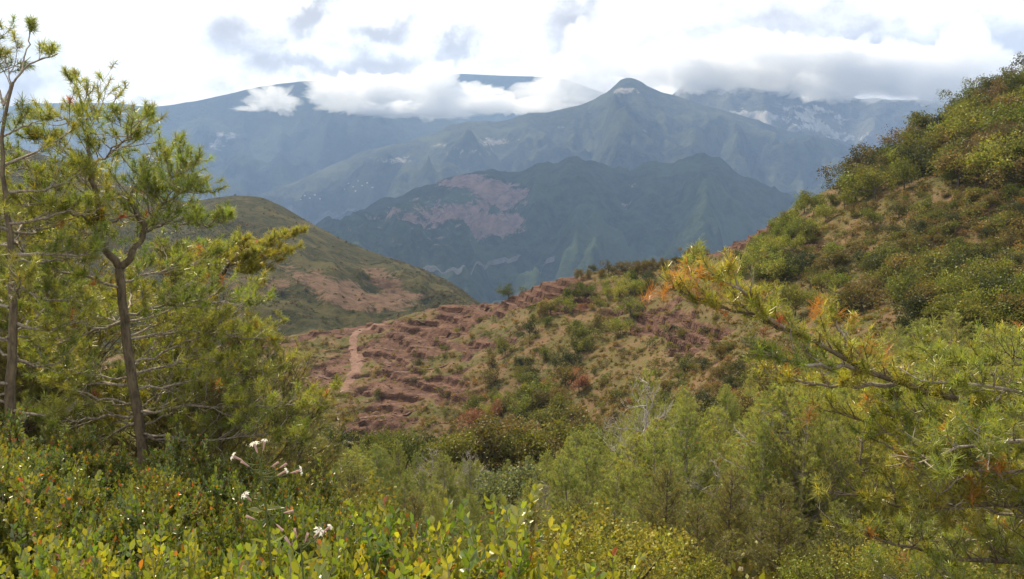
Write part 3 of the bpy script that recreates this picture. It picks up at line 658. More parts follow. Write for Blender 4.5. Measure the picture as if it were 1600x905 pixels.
# ---- scatter on the slopes
def in_poly(px, py, poly):
    r = np.zeros(len(px), bool); n = len(poly)
    for i in range(n):
        x0, y0 = poly[i]; x1, y1 = poly[(i + 1) % n]
        c = ((y0 > py) != (y1 > py)) & (px < (x1 - x0) * (py - y0) / (y1 - y0 + 1e-9) + x0); r ^= c
    return r
def sample_poly(poly, n, gap=0):
    a = np.array(poly); out = []
    for tr in range(n * 40):
        p = (rs.uniform(a[:, 0].min(), a[:, 0].max()), rs.uniform(a[:, 1].min(), a[:, 1].max()))
        if not in_poly(np.array([p[0]]), np.array([p[1]]), poly)[0]: continue
        if gap and any(abs(p[0] - q[0]) < gap and abs(p[1] - q[1]) < gap * .6 for q in out): continue
        out.append(p)
        if len(out) >= n: break
    return np.array(out)
TR_W = G.hit([a for a, b in TRAIL_PX], [b for a, b in TRAIL_PX])[0]
def off_many(p, w_):
    t = np.linspace(0, 10, 60); a, b = np.interp(t, range(11), TR_W[:, 0]), np.interp(t, range(11), TR_W[:, 1])
    return np.min(np.hypot(p[:, :1] - a, p[:, 1:2] - b), 1) > w_
def off_trail(x, y, w_=3.5):
    s_ = np.interp(np.linspace(0, 10, 60), range(11), TR_W[:, 0]), np.interp(np.linspace(0, 10, 60), range(11), TR_W[:, 1])
    return np.min(np.hypot(s_[0] - x, s_[1] - y)) > w_
CW = {'green': 'green', 'dark': 'dark green', 'olive': 'olive green', 'bright': 'bright green', 'brown': 'brownish', 'russet': 'rust red', 'gold': 'golden brown', 'pale': 'pale green'}
def scatter(kinds, noun, poly, n, size, cols, place, group, gap=0, rockmax=1.0):
    pp = sample_poly(poly, n, gap); loc, ok = G.hit(pp[:, 0], pp[:, 1], 60, 420)
    rk = rockm(loc[:, 0], loc[:, 1], G.base(loc[:, 0], loc[:, 1]))
    xl, xh = np.percentile(pp[:, 0], [33, 67]); yl, yh = np.percentile(pp[:, 1], [33, 67])
    for i in range(len(pp)):
        if not ok[i] or not off_trail(*loc[i, :2]) or rk[i] > rockmax and rs.rand() < .8: continue
        c = cols[rs.randint(len(cols))]; sc = rs.uniform(*size) * (.85 + .3 * rs.rand()); fl = rs.uniform(.8, 1.15)
        kinds[c].place(rs.randint(12), tuple(loc[i] - (0, 0, .05 * sc)), (sc * fl * 1.1, sc * fl * 1.1, sc), rs.uniform(0, 6.28), f"{'small' if sc < size[0] * .7 + size[1] * .3 else 'large' if sc > size[0] * .3 + size[1] * .7 else 'middling'} {CW[c]} {noun} {place}, {zone(pp[i], xl, xh, yl, yh)}", f'{CW[c]} {noun}s {place}')
def zone(q, xl, xh, yl, yh):
    a = 'upper' if q[1] < yl else 'lower' if q[1] > yh else 'middle'; b = 'left' if q[0] < xl else 'right' if q[0] > xh else 'centre'
    return 'at its centre' if (a, b) == ('middle', 'centre') else f'{a} {b} part'
S = scatter
S(TREE, 'tree', [(1300, 300), (1400, 235), (1500, 172), (1600, 124), (1760, 50), (1760, 300), (1600, 300), (1450, 292), (1340, 325)], 190, (4.6, 8.0), ['dark', 'green', 'green', 'green', 'olive', 'brown', 'bright'], 'in the right hilltop wood', '', 8)
S(TREE, 'tree', [(1115, 440), (1180, 385), (1230, 352), (1300, 300), (1335, 310), (1320, 350), (1230, 410), (1180, 455)], 34, (3.2, 5.6), ['bright', 'bright', 'green'], 'in the band edging the right hill', '', 9)
S(TREE, 'tree', [(1130, 450), (1250, 405), (1420, 415), (1600, 425), (1740, 440), (1740, 540), (1400, 530), (1250, 500)], 130, (3.0, 5.2), ['dark', 'olive', 'green', 'green', 'green', 'bright'], 'low on the right hill', '', 9)
S(SHRUB, 'shrub', [(1220, 400), (1320, 325), (1450, 298), (1600, 305), (1740, 310), (1740, 425), (1600, 420), (1400, 412)], 260, (1.2, 2.6), ['gold', 'green', 'olive', 'olive', 'brown', 'green'], 'on the dry clearing of the right hill', '', 5)
S(TREE, 'tree', [(1340, 330), (1600, 300), (1600, 410), (1400, 400)], 26, (2.4, 4.0), ['dark', 'green', 'olive'], 'alone in the dry clearing of the right hill', '', 30)
S(TREE, 'tree', [(800, 520), (900, 450), (1010, 440), (1060, 450), (980, 520), (900, 560), (880, 640), (900, 700), (780, 700), (740, 650), (760, 580)], 62, (2.6, 4.8), ['green', 'green', 'dark', 'olive', 'bright'], 'in the dip below the red crest', '', 11)
S(SHRUB, 'shrub', [(770, 500), (900, 450), (1050, 440), (1110, 480), (1180, 600), (900, 710), (760, 700), (700, 640), (760, 560)], 250, (.9, 2.0), ['olive', 'green', 'gold', 'brown', 'olive', 'dark'], 'on the slope below the red crest', '', 5)
S(SHRUB, 'shrub', [(930, 640), (1060, 560), (1190, 520), (1250, 600), (1150, 650), (950, 700)], 60, (.8, 1.6), ['gold', 'olive', 'green', 'russet'], 'on the dry ground above the pines', '', 5)
S(TREE, 'tree', [(1000, 640), (1060, 570), (1190, 530), (1250, 600), (1150, 650)], 16, (2.0, 3.4), ['dark', 'green', 'olive'], 'on the dry ground above the pines', '', 22)
S(TREE, 'tree', [(845, 431), (930, 421), (1030, 411), (1110, 390), (1112, 400), (1030, 425), (935, 436), (850, 442)], 44, (1.8, 3.6), ['dark', 'olive', 'brown'], 'along the skyline crest in the middle', '', 5)
S(SHRUB, 'shrub', [(450, 522), (560, 510), (740, 472), (790, 478), (760, 560), (700, 640), (700, 700), (500, 690), (430, 600)], 170, (.8, 1.8), ['olive', 'olive', 'green', 'dark', 'gold'], 'on the red rock slope', '', 5, .55)
S(TREE, 'tree', [(470, 700), (600, 712), (760, 712), (930, 702), (960, 730), (760, 740), (480, 735)], 40, (3.5, 5.6), ['green', 'green', 'dark', 'olive'], 'in the gully foot below the red slope', '', 12)
def at(kind, v, px, py, size, label, group=None, wide=1.0, rz=0.0, d0=60, d1=420):
    loc, ok = G.hit(px, py, d0, d1)
    return kind.place(v, tuple(loc[0] - (0, 0, .04 * size)), (size * wide, size * wide, size), rz or rs.uniform(0, 6.28), label, group)
for i, (px, py, sz, lb) in enumerate([(905, 614, 4.4, 'rust red tree right of its twin in the middle of the shrub slope'), (857, 618, 4.2, 'rust red tree left of its twin in the middle of the shrub slope'),
        (738, 672, 5.0, 'tall rust red tree at the lower edge of the red slope'), (778, 655, 3.8, 'smaller rust red tree touching the tall one at the lower edge of the red slope'),
        (880, 730, 3.4, 'small rust red tree above the pale bush in the gully'), (905, 488, 2.4, 'small rust red tree high under the skyline crest'), (1095, 300, 0, '')]):
    if sz: at(TREE['russet'], i, px, py, sz, lb)
at(TREE['dark'], 1, 1153, 351, 3.9, 'lone round dark tree on the red skyline ridge', wide=1.15)
at(TREE['brown'], 0, 1193, 330, 2.6, 'small brownish tree on the skyline right of the lone dark tree')
for k, (px, py, sz) in enumerate([(1222, 318, 3.6), (1240, 310, 4.6), (1262, 300, 4.8), (1282, 290, 4.2)]): at(TREE['brown'], k, px, py, sz, 'brownish tree in the row where the right hill skyline steepens', 'brownish trees where the skyline steepens')
at(TREE['bright'], 1, 818, 655, 5.0, 'bright green round tree beside the rust red trees')
at(TREE['dark'], 2, 765, 690, 5.6, 'tall dark green tree below the rust red trees')
at(TREE['green'], 0, 832, 733, 5.4, 'tall green tree rising from the gully below the shrub slope')
at(TREE['green'], 1, 795, 466, 4.2, 'dark bush clump at the left end of the skyline crest', wide=1.3)
at(TREE['bright'], 2, 1612, 285, 9.5, 'tall yellow green tree at the right border of the wooded hill', wide=.8)

# ---- pine wood on the near slope
TL_x = [-300, 430, 520, 560, 640, 760, 860, 900, 1000, 1100, 1250, 1400, 1600, 1900]
TL_y = [600, 640, 655, 700, 712, 728, 715, 665, 622, 600, 560, 505, 490, 480]
def pz(px, d): 
    a = (px - CX) / F; x = a * d * 1.0
    return x, float(G.H(x, d))
cnt = 0
for tr in range(900):
    px = rs.uniform(-60, 1700); d = math.exp(rs.uniform(math.log(20), math.log(125)))
    if px < 430 and rs.rand() < .6: continue
    if d < 30 and rs.rand() < .35: continue
    x, z = pz(px, d)
    tp = np.interp(px, TL_x, TL_y) + rs.exponential(38) + (0 if d > 45 else 40)
    h = min(zc(tp, d) - z, rs.uniform(4.5, 8.5))
    if h < 2.0: continue
    q = proj(x, d, z)
    if q[1] > 1050: continue
    place = 'in the near wood ' + ['left of the white flowers', 'under the red slope', 'by the bleached dead trees', 'below the dry slope', 'by the thin tall pine', 'by the forked pine', 'under the big right branch', 'below the right hill', 'behind the right border pine'][int(np.searchsorted([430, 600, 760, 900, 1060, 1200, 1330, 1480], px))] + (' nearest row' if d < 27 else ' front row' if d < 38 else ' middle rows' if d < 65 else ' far rows')
    if rs.rand() < .78 or d < 42:
        wd = rs.uniform(.8, 1.3); PINE.place(rs.randint(12), (x, d, z), (h / 7 * wd, h / 7 * wd, h / 7), rs.uniform(0, 6.28), f"{'slim' if wd < .97 else 'broad' if wd > 1.13 else 'even'} {'short' if h < 5 else 'tall' if h > 6.8 else 'middling'} pine {place}", f'pines {place}')
    else:
        c = ['green', 'olive', 'bright', 'pale'][rs.randint(4)]
        TREE[c].place(rs.randint(12), (x, d, z), h * .6, rs.uniform(0, 6.28), f'{CW[c]} tree {place}', f'{CW[c]} leafy trees {place}')
    cnt += 1
    if cnt > 225: break
def pine_at(v, px, top, d, label, wide=1.0, kind=PINE, H=7.0, rz=None):
    x, z = pz(px, d); h = zc(top, d) - z; s_ = h / H
    return kind.place(v, (x, d, z), (s_ * wide, s_ * wide, s_), rs.uniform(0, 6.28) if rz is None else rz, label, None)
pine_at(2, 1012, 585, 36, 'thin tall pine with bare grey trunk below the dry slope', .8)
pine_at(1, 1205, 618, 26, 'sparse pine with pale forked boughs beside the big right branch', .95)
pine_at(0, 1130, 640, 30, 'sparse pine just left of the pale forked pine', .9)
pine_at(3, 617, 688, 62, 'small dark pine standing alone under the dark overhang', .9)
pine_at(0, 930, 690, 34, 'soft green pine left of the thin tall pine', 1.0)
pine_at(1, 1440, 500, 62, 'round topped green pine at the foot of the right hill', 1.3)
pine_at(2, 1500, 492, 66, 'broad green pine right of the round topped one', 1.3)
pine_at(0, 672, 700, 48, 'bleached dead tree left of its twin in the gully', 1.0, BARE, 5)
pine_at(1, 733, 706, 44, 'bleached dead tree right of its twin in the gully', 1.0, BARE, 5)
pine_at(2, 853, 752, 32, 'bare grey snag right of the pale bush', .8, BARE, 5)
pine_at(0, 1014, 592, 33, 'bare grey treetop in front of the thin tall pine', 1.0, BARE, 5)
pine_at(1, 1222, 640, 22, 'bare pale treetop crossing the forked pine', 1.3, BARE, 5)
pine_at(2, 935, 775, 27, 'small bare snag above the bottom leafy bushes', 1.0, BARE, 5)
pine_at(2, 1110, 712, 30, 'bare twiggy snag between the two sparse pines', 1.0, BARE, 5)
x, z = pz(782, 38); TREE['pale'].place(0, (x, 38, z + .3), (zc(737, 38) - z) * .95, 0, 'round pale green bush beside the bleached dead trees', None)

pp = sample_poly([(430, 690), (560, 705), (940, 705), (1000, 760), (900, 850), (430, 850)], 72, 11); loc, ok = G.hit(pp[:, 0], pp[:, 1], 25, 170)
for i in range(len(pp)):
    if not ok[i]: continue
    d = loc[i][1]; lim = (zc(np.interp(pp[i, 0], TL_x, TL_y) - 6, d) - loc[i][2]); h = min(lim, rs.uniform(2.4, 5.2)); w_ = 'left of the dead trees' if pp[i, 0] < 660 else 'around the dead trees' if pp[i, 0] < 800 else 'right of the dead trees'
    dd = 'front row' if pp[i, 1] > 790 else 'middle rows' if pp[i, 1] > 740 else 'far rows'
    if h < 1.2: continue
    if rs.rand() < .7 or d < 50: PINE.place(rs.randint(12), tuple(loc[i]), (h / 7 * 1.2, h / 7 * 1.2, h / 7), rs.uniform(0, 6.28), f"feathery {'tall' if h > 4.2 else 'young' if h > 3 else 'low'} pine in the gully {w_}, {dd}", 'feathery pines in the gully')
    else:
        c = ['green', 'bright', 'olive', 'bright'][rs.randint(4)]; TREE[c].place(rs.randint(12), tuple(loc[i]), h * .75, rs.uniform(0, 6.28), f"{CW[c]} {'taller' if h > 3.4 else 'low'} bush in the gully {w_}, {dd}", 'bushes in the gully')
# ---- ground cover (nobody could count it)
def cover(name, pts, size, n_per, col_list, rg, label, leaf=.3):
    mb = MB(); k = len(pts); n = k * n_per; i = np.repeat(np.arange(k), n_per)
    cb = np.array([col_list[j] for j in rg.randint(0, len(col_list), k)]) * rg.uniform(.7, 1.3, (k, 1))
    sz = rg.uniform(size[0], size[1], k)[i][:, None]
    o = rdir(n, rg); o[:, 2] = np.abs(o[:, 2]); p = pts[i] + o * sz * rg.uniform(.2, .9, (n, 1)) * (1, 1, .7)
    d = nrm(o + rdir(n, rg) * .7); s = nrm(np.cross(d, rdir(n, rg))); L = sz * leaf * rg.uniform(.7, 1.4, (n, 1))
    V = np.stack([p - d * L * .5, p - s * L * .3, p + d * L * .5, p + s * L * .3], 1).reshape(-1, 3)
    mb.add(V, np.arange(4 * n).reshape(n, 4), cb[i])
    return tag(link(name, mb.mesh(name, False), M_leaf), label, 'ground cover', kind='stuff')
n = 24000; py_ = rs.uniform(80, 720, n); px_ = rs.uniform(380, 1700, n)
pt, ok = G.hit(px_, py_, 60, 300, 260)
rk = rockm(pt[:, 0], pt[:, 1], G.base(pt[:, 0], pt[:, 1]))
keep = ok & (rs.rand(n) > rk * .82); keep &= off_many(pt, 2.2)
cover('scrub_cover', pt[keep], (.3, .85), 26, [COLS['olive'], COLS['gold'], COLS['green'], COLS['olive'], COLS['brown'], (.12, .10, .035)], rg, 'low olive and golden scrub covering the slopes', .42)
n = 11000; d = np.exp(rs.uniform(math.log(12), math.log(125), n)); x = (rs.uniform(-500, 2000, n) - CX) / F * d
pt = np.stack([x, d, G.H(x, d)], 1)
cover('undergrowth', pt, (.35, .9), 44, [COLS['green'], COLS['olive'], COLS['bright'], (.10, .11, .03)], rg, 'tangled green undergrowth between the near pines', .16)
# woodland on the left hill
n = 26000; x = rs.uniform(-.72, .02, n); y = rs.uniform(560, 1260, n); x = x * y; pt = np.stack([x, y, T_hill.H(x, y)], 1)
fm = fbm(x / 60, y / 60, 0, 3, 77) + .35 - 1.1 * blobs(pt[:, 0], pt[:, 1], pt[:, 2], [(560, 462, 90, 18, 5, 1), (490, 440, 90, 20, 15, .8), (330, 330, 80, 20, -10, .6), (440, 370, 60, 30, 30, .7)])
keep = (rs.rand(n) < np.clip(fm * 1.6, .06, 1))
cover('woodland', pt[keep], (1.2, 2.9), 20, [COLS['dark'], (.035, .045, .015), (.04, .05, .018), (.05, .042, .02), (.075, .055, .028)], rg, 'dense low woodland covering the left hill', .5)

# ---- village houses across the valley
MW, _ = None, None
m_wall = simple_mat('pale render wall', (.42, .40, .35), (.52, .49, .44), .5); m_roof = simple_mat('clay tile roof', (.28, .12, .07), (.38, .19, .12), .8)
def house(px, py, s_, label, rz):
    loc, ok = T_peak.hit(px, py, 5000, 8000)
    e = bpy.data.objects.new('house', None); COL.objects.link(e); e.location = loc[0] + (0, 0, -2); e.rotation_euler = (0, 0, rz); e.scale = (s_,) * 3
    tag(e, label, 'house', 'houses of the far village')
    link('wall', box_mesh('wall', (-9, -7, -4), (9, 7, 10)), m_wall, e)
    V = [(-10, -8, 9.9), (10, -8, 9.9), (10, 8, 9.9), (-10, 8, 9.9), (-10, 0, 14.5), (10, 0, 14.5)]
    link('roof', mesh('roof', V, [(0, 1, 5, 4), (2, 3, 4, 5), (1, 2, 5, 5), (3, 0, 4, 4)], False), m_roof, e)
for k, (px, py) in enumerate([(476, 306), (484, 310), (492, 305), (500, 311), (470, 312), (545, 287), (552, 292), (560, 283), (566, 290), (574, 286), (538, 296), (582, 293), (556, 299)]):
    house(px, py, rs.uniform(.5, .85), 'tiny pale house with clay roof in the far hillside village, ' + ('lower cluster' if px < 510 else 'upper cluster'), rs.uniform(0, 3))

#NEAR
# ------------------------------------------------------------------ near pines
def resample(pts, n, rg, jit=.0):
    pts = np.asarray(pts, float); seg = np.r_[0, np.cumsum(np.linalg.norm(np.diff(pts, axis=0), axis=1))]
    t = np.linspace(0, seg[-1], n); o = np.stack([np.interp(t, seg, pts[:, k]) for k in range(3)], 1)
    for k in range(3): o[1:-1, k] = (o[:-2, k] + o[2:, k] + 2 * o[1:-1, k]) / 4
    o[1:] += rg.normal(size=(n - 1, 3)) * jit
    return o, seg[-1]
UPV = np.array((0, 0, 1.0))
def bough(wb, tf, pts, r0, r1, rg, tl=.42, sp=.085, jit=.012, up=.25, bare=.12, s0=.15, sub=4, tdir=0.8):
    """one limb with twigs and shoots; tf collects needle tufts (pos, dir, length, dead)"""
    n = max(6, int(len(pts) * 3)); br, L = resample(pts, n, rg, jit)
    wb.tube(br, np.linspace(r0, r1, n), 6)
    tg = nrm(np.gradient(br, axis=0)); k = int(L * (1 - s0) / sp)
    for i in range(k):
        f = s0 + (1 - s0) * (i + rg.rand()) / k; j = f * (n - 1); a = int(min(j, n - 2)); w_ = j - a
        q = br[a] * (1 - w_) + br[a + 1] * w_; t = tg[a]
        side = nrm(np.cross(t, UPV)) * (1 if i % 2 else -1)
        d = nrm(t * .75 + side * tdir * rg.uniform(.3, 1.2) + UPV * up * rg.uniform(-.9, 1.6) + rdir(1, rg)[0] * .35)
        l = tl * rg.uniform(.45, 1.2) * (1.15 - .65 * f)
        m_ = 6; P_ = [q]
        for s_ in range(m_ - 1):
            d = nrm(d + UPV * .10 + rg.normal(size=3) * .12); P_.append(P_[-1] + d * l / (m_ - 1))
        P_ = np.array(P_); wb.tube(P_, np.linspace(.0035 + .004 * l, .0018, m_), 4)
        dead = rg.rand() < bare
        if not dead: tf.append((P_[-1], d, 1.0, rg.rand() < .006))
        for c in range(rg.randint(max(1, sub - 2), sub + 2)):
            g_ = rg.uniform(.25, .95); b = P_[int(g_ * (m_ - 1))]
            d2 = nrm(d * .7 + rdir(1, rg)[0] * .8 + UPV * .3); l2 = l * rg.uniform(.2, .45) + .02
            e = b + d2 * l2 * .5 + rg.normal(size=3) * .008; d3 = nrm(d2 + UPV * .35); e2 = e + d3 * l2 * .5
            wb.tube([b, e, e2], [.0022, .0018, .0014], 3)
            if not dead: tf.append((e2, d3, rg.uniform(.7, 1.1), rg.rand() < .008))
def needles_mesh(name, tf, rg, per=56, nl=.062, nw=.0038, col=(.175, .225, .036), back=.075, deadcol=(.33, .13, .035)):
    Pp = np.array([t[0] for t in tf]); D = np.array([t[1] for t in tf]); S_ = np.array([t[2] for t in tf]); dd = np.array([t[3] for t in tf])
    n = len(tf) * per; i = np.repeat(np.arange(len(tf)), per)
    f = rg.rand(n, 1); d = nrm(D[i] * (.25 + .8 * (1 - f)) + rdir(n, rg) * 1.05)
    p = Pp[i] - D[i] * back * f * S_[i][:, None]
    c = vary(col, len(tf), rg, .28, .10)[i] * rg.uniform(.8, 1.2, (n, 1))
    yl = (rg.rand(n) < .12); c[yl] = c[yl] * (1.5, 1.25, .9)
    c[dd[i]] = vary(deadcol, int(dd[i].sum()), rg, .3, .1)
    mb = MB(); add_needles(mb, p, d, nl * S_[i] * rg.uniform(.7, 1.15, n), nw, c, rg)
    return mb.mesh(name, False)
def px_line(pts, d0, rg=None):
    return [P(p[0], p[1], d0 if len(p) < 3 else p[2]) for p in pts]
def pine_root(name, loc, label, group=None):
    e = bpy.data.objects.new(name, None); COL.objects.link(e); e.location = loc; return tag(e, label, 'pine tree', group)
def add_part(name, me, mat, root, kids=None):
    o = link(name, me, mat, root); o.matrix_parent_inverse = root.matrix_basis.inverted() if root.type == 'EMPTY' else o.matrix_parent_inverse
    return o
def near_pine(label, base, trunk, tr, boughs, rg, **kw):
    """trunk: world points; boughs: list of (points, r0, r1, kwargs)"""
    root = pine_root('pine_tree', tuple(base), label); root_inv = Vector(base)
    wb = MB(); pts, L = resample(trunk, len(trunk) * 3, rg, .006); wb.tube(pts - np.array(base), np.interp(np.linspace(0, 1, len(pts)), np.linspace(0, 1, len(tr)), tr), 9)
    link('trunk', wb.mesh('trunk'), M_bark, root)
    for (bp, r0, r1, k) in boughs:
        wb = MB(); tf = []
        bough(wb, tf, np.asarray(bp) - np.array(base), r0, r1, rg, **k)
        bo = link('bough', wb.mesh('bough'), M_twig if r0 < .022 else M_bark, root)
        if tf: link('needles', needles_mesh('needles', tf, rg, **kw), M_needle, bo)
    return root
rg = np.random.RandomState(21)
def gz(x, y): return float(G.H(x, y))

# left pine with the forked trunk
D0 = 7.5
tb = P(224, 720, D0); base = np.array((tb[0], tb[1], gz(tb[0], tb[1]) - .05))
trunk = [base] + px_line([(222, 700), (212, 620), (200, 540), (192, 470), (187, 418)], D0)
def rb(q, az, L, el, n=5, droop=.1):
    d = np.array((math.cos(az) * math.cos(el), math.sin(az) * math.cos(el), math.sin(el)))
    s_ = np.linspace(0, 1, n)[:, None]
    return q + d * L * s_ + UPV * L * (-.25 * np.sin(s_ * 3.14) * droop * 4 * .5 + .18 * s_ ** 2)
B = []
fork = P(187, 418, D0)
limbR = [fork] + px_line([(205, 398, D0), (226, 362, D0 + .1), (218, 335, D0 + .1), (200, 312, D0 + .15), (212, 290, D0 + .2), (240, 262, D0 + .25), (262, 232, D0 + .3)], D0)
limbL = [fork] + px_line([(166, 386, D0 - .1), (152, 352, D0 - .1), (150, 310, D0 - .15), (140, 262, D0 - .1), (138, 205, D0), (132, 165, D0), (118, 128, D0)], D0)
B += [(limbR, .036, .006, dict(tl=.40, sp=.06, s0=.12)), (limbL, .034, .006, dict(tl=.36, sp=.07, s0=.12))]
for pl, r0 in (([(228, 362, D0 + .1), (262, 345), (300, 352, 7.6), (345, 348, 7.7)], .016), ([(152, 352), (110, 330, 7.3), (70, 318, 7.2), (30, 322, 7.1)], .017), ([(200, 312), (170, 290), (135, 288)], .012),
               ([(226, 362), (245, 330), (270, 300), (300, 300)], .013), ([(150, 310), (100, 285), (60, 270), (20, 262)], .015), ([(140, 262), (175, 235), (205, 215), (208, 190)], .011), ([(140, 262), (100, 235), (75, 215), (55, 220)], .011),
               ([(138, 205), (160, 178), (178, 160)], .008), ([(138, 205), (108, 190), (80, 185)], .008), ([(218, 335), (180, 345), (120, 375), (80, 380)], .013), ([(212, 290), (250, 290), (290, 270)], .010),
               ([(190, 440), (240, 425), (300, 410), (345, 400)], .017), ([(190, 450), (130, 430), (80, 425), (20, 440)], .018), ([(195, 490), (250, 480), (320, 470), (390, 480)], .018), ([(196, 500), (140, 520), (100, 535), (40, 548)], .019),
               ([(200, 530), (260, 520), (340, 520), (420, 535)], .02), ([(205, 585), (265, 572), (320, 555), (352, 572)], .021), ([(207, 600), (150, 600), (100, 602), (50, 610)], .02), ([(209, 610), (290, 600), (360, 585), (440, 590)], .018),
               ([(214, 642), (300, 635), (400, 634), (505, 632)], .022), ([(214, 650), (160, 655), (100, 660), (40, 650)], .02), ([(218, 685), (285, 684), (325, 700), (345, 735)], .018), ([(217, 675), (300, 690), (400, 680), (470, 690)], .016),
               ([(216, 660), (150, 690), (80, 700), (20, 720)], .016)):
    n_ = len(pl); dv = rg.uniform(-.9, .9); w_ = [(p[0], p[1], (p[2] if len(p) > 2 else D0) + dv * i / (n_ - 1)) for i, p in enumerate(pl)]
    B.append((px_line(w_, D0), r0 * .75, .003, dict(tl=.46, sp=.046, s0=.12, bare=.14)))
for k in range(18):
    f = rg.uniform(0, 1); q = P(187 + 33 * f, 425 + 260 * f, D0)
    az = rg.uniform(-.2, 3.34); B.append((rb(q, az, rg.uniform(.7, 1.5) * (.75 + .35 * f), rg.uniform(-.1, .45)), .011, .004, dict(tl=.45, sp=.07, s0=.2, bare=.2)))
near_pine('tall pine with a forked trunk filling the left side', base, trunk, [.056, .050, .046, .043, .040, .037], B, rg)

# second trunk at the left border
D1 = 6.6
tb = P(12, 760, D1); base = np.array((tb[0], tb[1], gz(tb[0], tb[1]) - .05))
trunk = [base] + px_line([(14, 720), (16, 600), (20, 480), (16, 380), (6, 300), (2, 220), (6, 165), (22, 128)], D1)
B = []
for pl, r0, sp in (([(22, 128), (38, 105), (58, 95), (88, 84)], .009, .5), ([(34, 112), (38, 85), (46, 60), (48, 38)], .007, .6), ([(6, 165), (-8, 120), (-14, 70), (-4, 40)], .009, .2), ([(6, 165), (16, 130), (10, 100), (0, 78)], .006, .2), ([(3, 215), (30, 200), (55, 190), (70, 195)], .009, .1), ([(2, 220), (-30, 190), (-60, 170)], .01, .1),
               ([(4, 260), (40, 245), (80, 225), (112, 205)], .012, .1), ([(5, 300), (50, 300), (95, 290), (130, 262)], .014, .1), ([(12, 350), (60, 345), (110, 330), (150, 335)], .015, .1), ([(14, 360), (-40, 340), (-90, 320)], .015, .1), ([(16, 400), (60, 395), (120, 400), (170, 385)], .016, .1), ([(18, 440), (70, 470), (120, 470)], .016, .1),
               ([(18, 500), (70, 520), (130, 500)], .016, .1), ([(16, 560), (60, 575), (110, 560)], .016, .1), ([(16, 600), (-40, 600), (-90, 590)], .016, .1), ([(15, 640), (60, 650), (110, 640)], .016, .1), ([(15, 480), (-50, 470), (-110, 460)], .016, .1)):
    n_ = len(pl); dv = rg.uniform(-.5, .5); B.append((px_line([(p[0], p[1], D1 + dv * i / (n_ - 1)) for i, p in enumerate(pl)], D1), r0, .004, dict(tl=.30 if r0 < .0125 else .42, sp=.09 if r0 < .0125 else .065, s0=sp, jit=.006)))
for k in range(14):
    f = rg.uniform(0, 1); q = P(14, 330 + 330 * f, D1); B.append((rb(q, rg.uniform(0, 6.28), rg.uniform(.6, 1.2), rg.uniform(-.1, .5)), .012, .004, dict(tl=.4, sp=.08, s0=.2, bare=.2)))
near_pine('slim pine with bare upper twigs at the left border', base, trunk, [.05, .047, .043, .038, .032, .025, .02, .014, .010], B, rg)

# small flat-topped pine right of the forked one
D2 = 10.5
tb = P(330, 700, D2); base = np.array((tb[0], tb[1], gz(tb[0], tb[1]) - .05))
trunk = [base] + px_line([(330, 700), (330, 560), (333, 492), (342, 440), (356, 412), (372, 397)], D2)
B = []
for k in range(20):
    f = rg.rand(); q = P(345 + 27 * f, 432 - 35 * f, D2); az = k * 2.4
    B.append((rb(q, az, rg.uniform(.45, .85), rg.uniform(-.1, .2), droop=.05), .012, .004, dict(tl=.22, sp=.045, s0=.25, bare=.03, sub=5, up=.1)))
B.append((px_line([(356, 412), (400, 385), (440, 370), (472, 362)], D2), .014, .004, dict(tl=.26, sp=.045, s0=.2, bare=.02, sub=5, up=.1)))
for k in range(12):
    f = rg.rand(); q = P(331, 490 + 150 * f, D2); B.append((rb(q, rg.uniform(0, 6.28), rg.uniform(.6, 1.1), rg.uniform(-.1, .3)), .014, .004, dict(tl=.35, sp=.06, s0=.25, bare=.2)))
near_pine('small pine with a dense flat top behind the forked pine', base, trunk, [.06, .055, .05, .045, .038, .03, .02], B, rg, per=40, nw=.0042, nl=.055, col=(.22, .24, .04))

# soft background pines behind the left trees
NPINE = Kind('pine_tree', 'pine tree', [M_needle, M_bark], [[('needles', a), ('trunk', b)] for a, b in (pine_parts('pine', rg, 4.2, nl=.06, nw=.004, per=26, dens=1.7, spread=.38, col=(.15, .165, .035), bare=.2, start=.05) for v in range(2))])
for k, (px, top, d, lb) in enumerate([(70, 330, 9.5, 'bushy pine behind the slim left pine'), (285, 400, 10, 'bushy pine right behind the forked trunk'), (-60, 260, 9, 'bushy pine beyond the left border'),
                                      (385, 520, 9.5, 'low bushy pine at the right edge of the left pine group'), (440, 560, 12, 'thin low pine where the left pines end'), (250, 560, 9.5, 'low pine just behind the forked trunk foot'), (20, 470, 8.2, 'low pine behind the slim pine foot'),
                                      (-180, 300, 8.5, 'wide pine beyond the left border'), (330, 600, 7.6, 'young pine under the flat topped pine')]):
    pine_at(k, px, top, d, lb, 1.15, NPINE, 4.2)

# ------------------------------------------------------------------ right pine, only its boughs reach in
D3 = 4.3
tb = P(1860, 900, D3); base = np.array((tb[0], tb[1], gz(tb[0], tb[1]) - .05))
trunk = [base] + px_line([(1850, 900), (1830, 760), (1815, 640), (1790, 520), (1800, 420)], D3)
B = []
def rbough(pl, r0, **k):
    kk = dict(tl=.30, sp=.038, s0=.12, bare=.2, jit=.008, sub=4, up=.3); kk.update(k); B.append((px_line(pl, D3), r0, .0035, kk))
rbough([(1820, 700, 4.6), (1700, 665, 4.5), (1580, 640, 4.3), (1450, 612, 4.1), (1350, 578, 4.0), (1285, 540, 3.95), (1225, 512, 3.9), (1160, 482, 3.9), (1095, 468, 3.9), (1045, 452, 3.9)], .034, s0=.28, tl=.26)
rbough([(1350, 578, 4.0), (1310, 520, 4.05), (1300, 490, 4.1), (1290, 480, 4.1)], .010, s0=.5, tl=.13, sp=.06)
rbough([(1375, 590, 4.05), (1335, 548, 4.1), (1320, 520, 4.1), (1325, 500, 4.15)], .009, s0=.55, tl=.12, sp=.07)
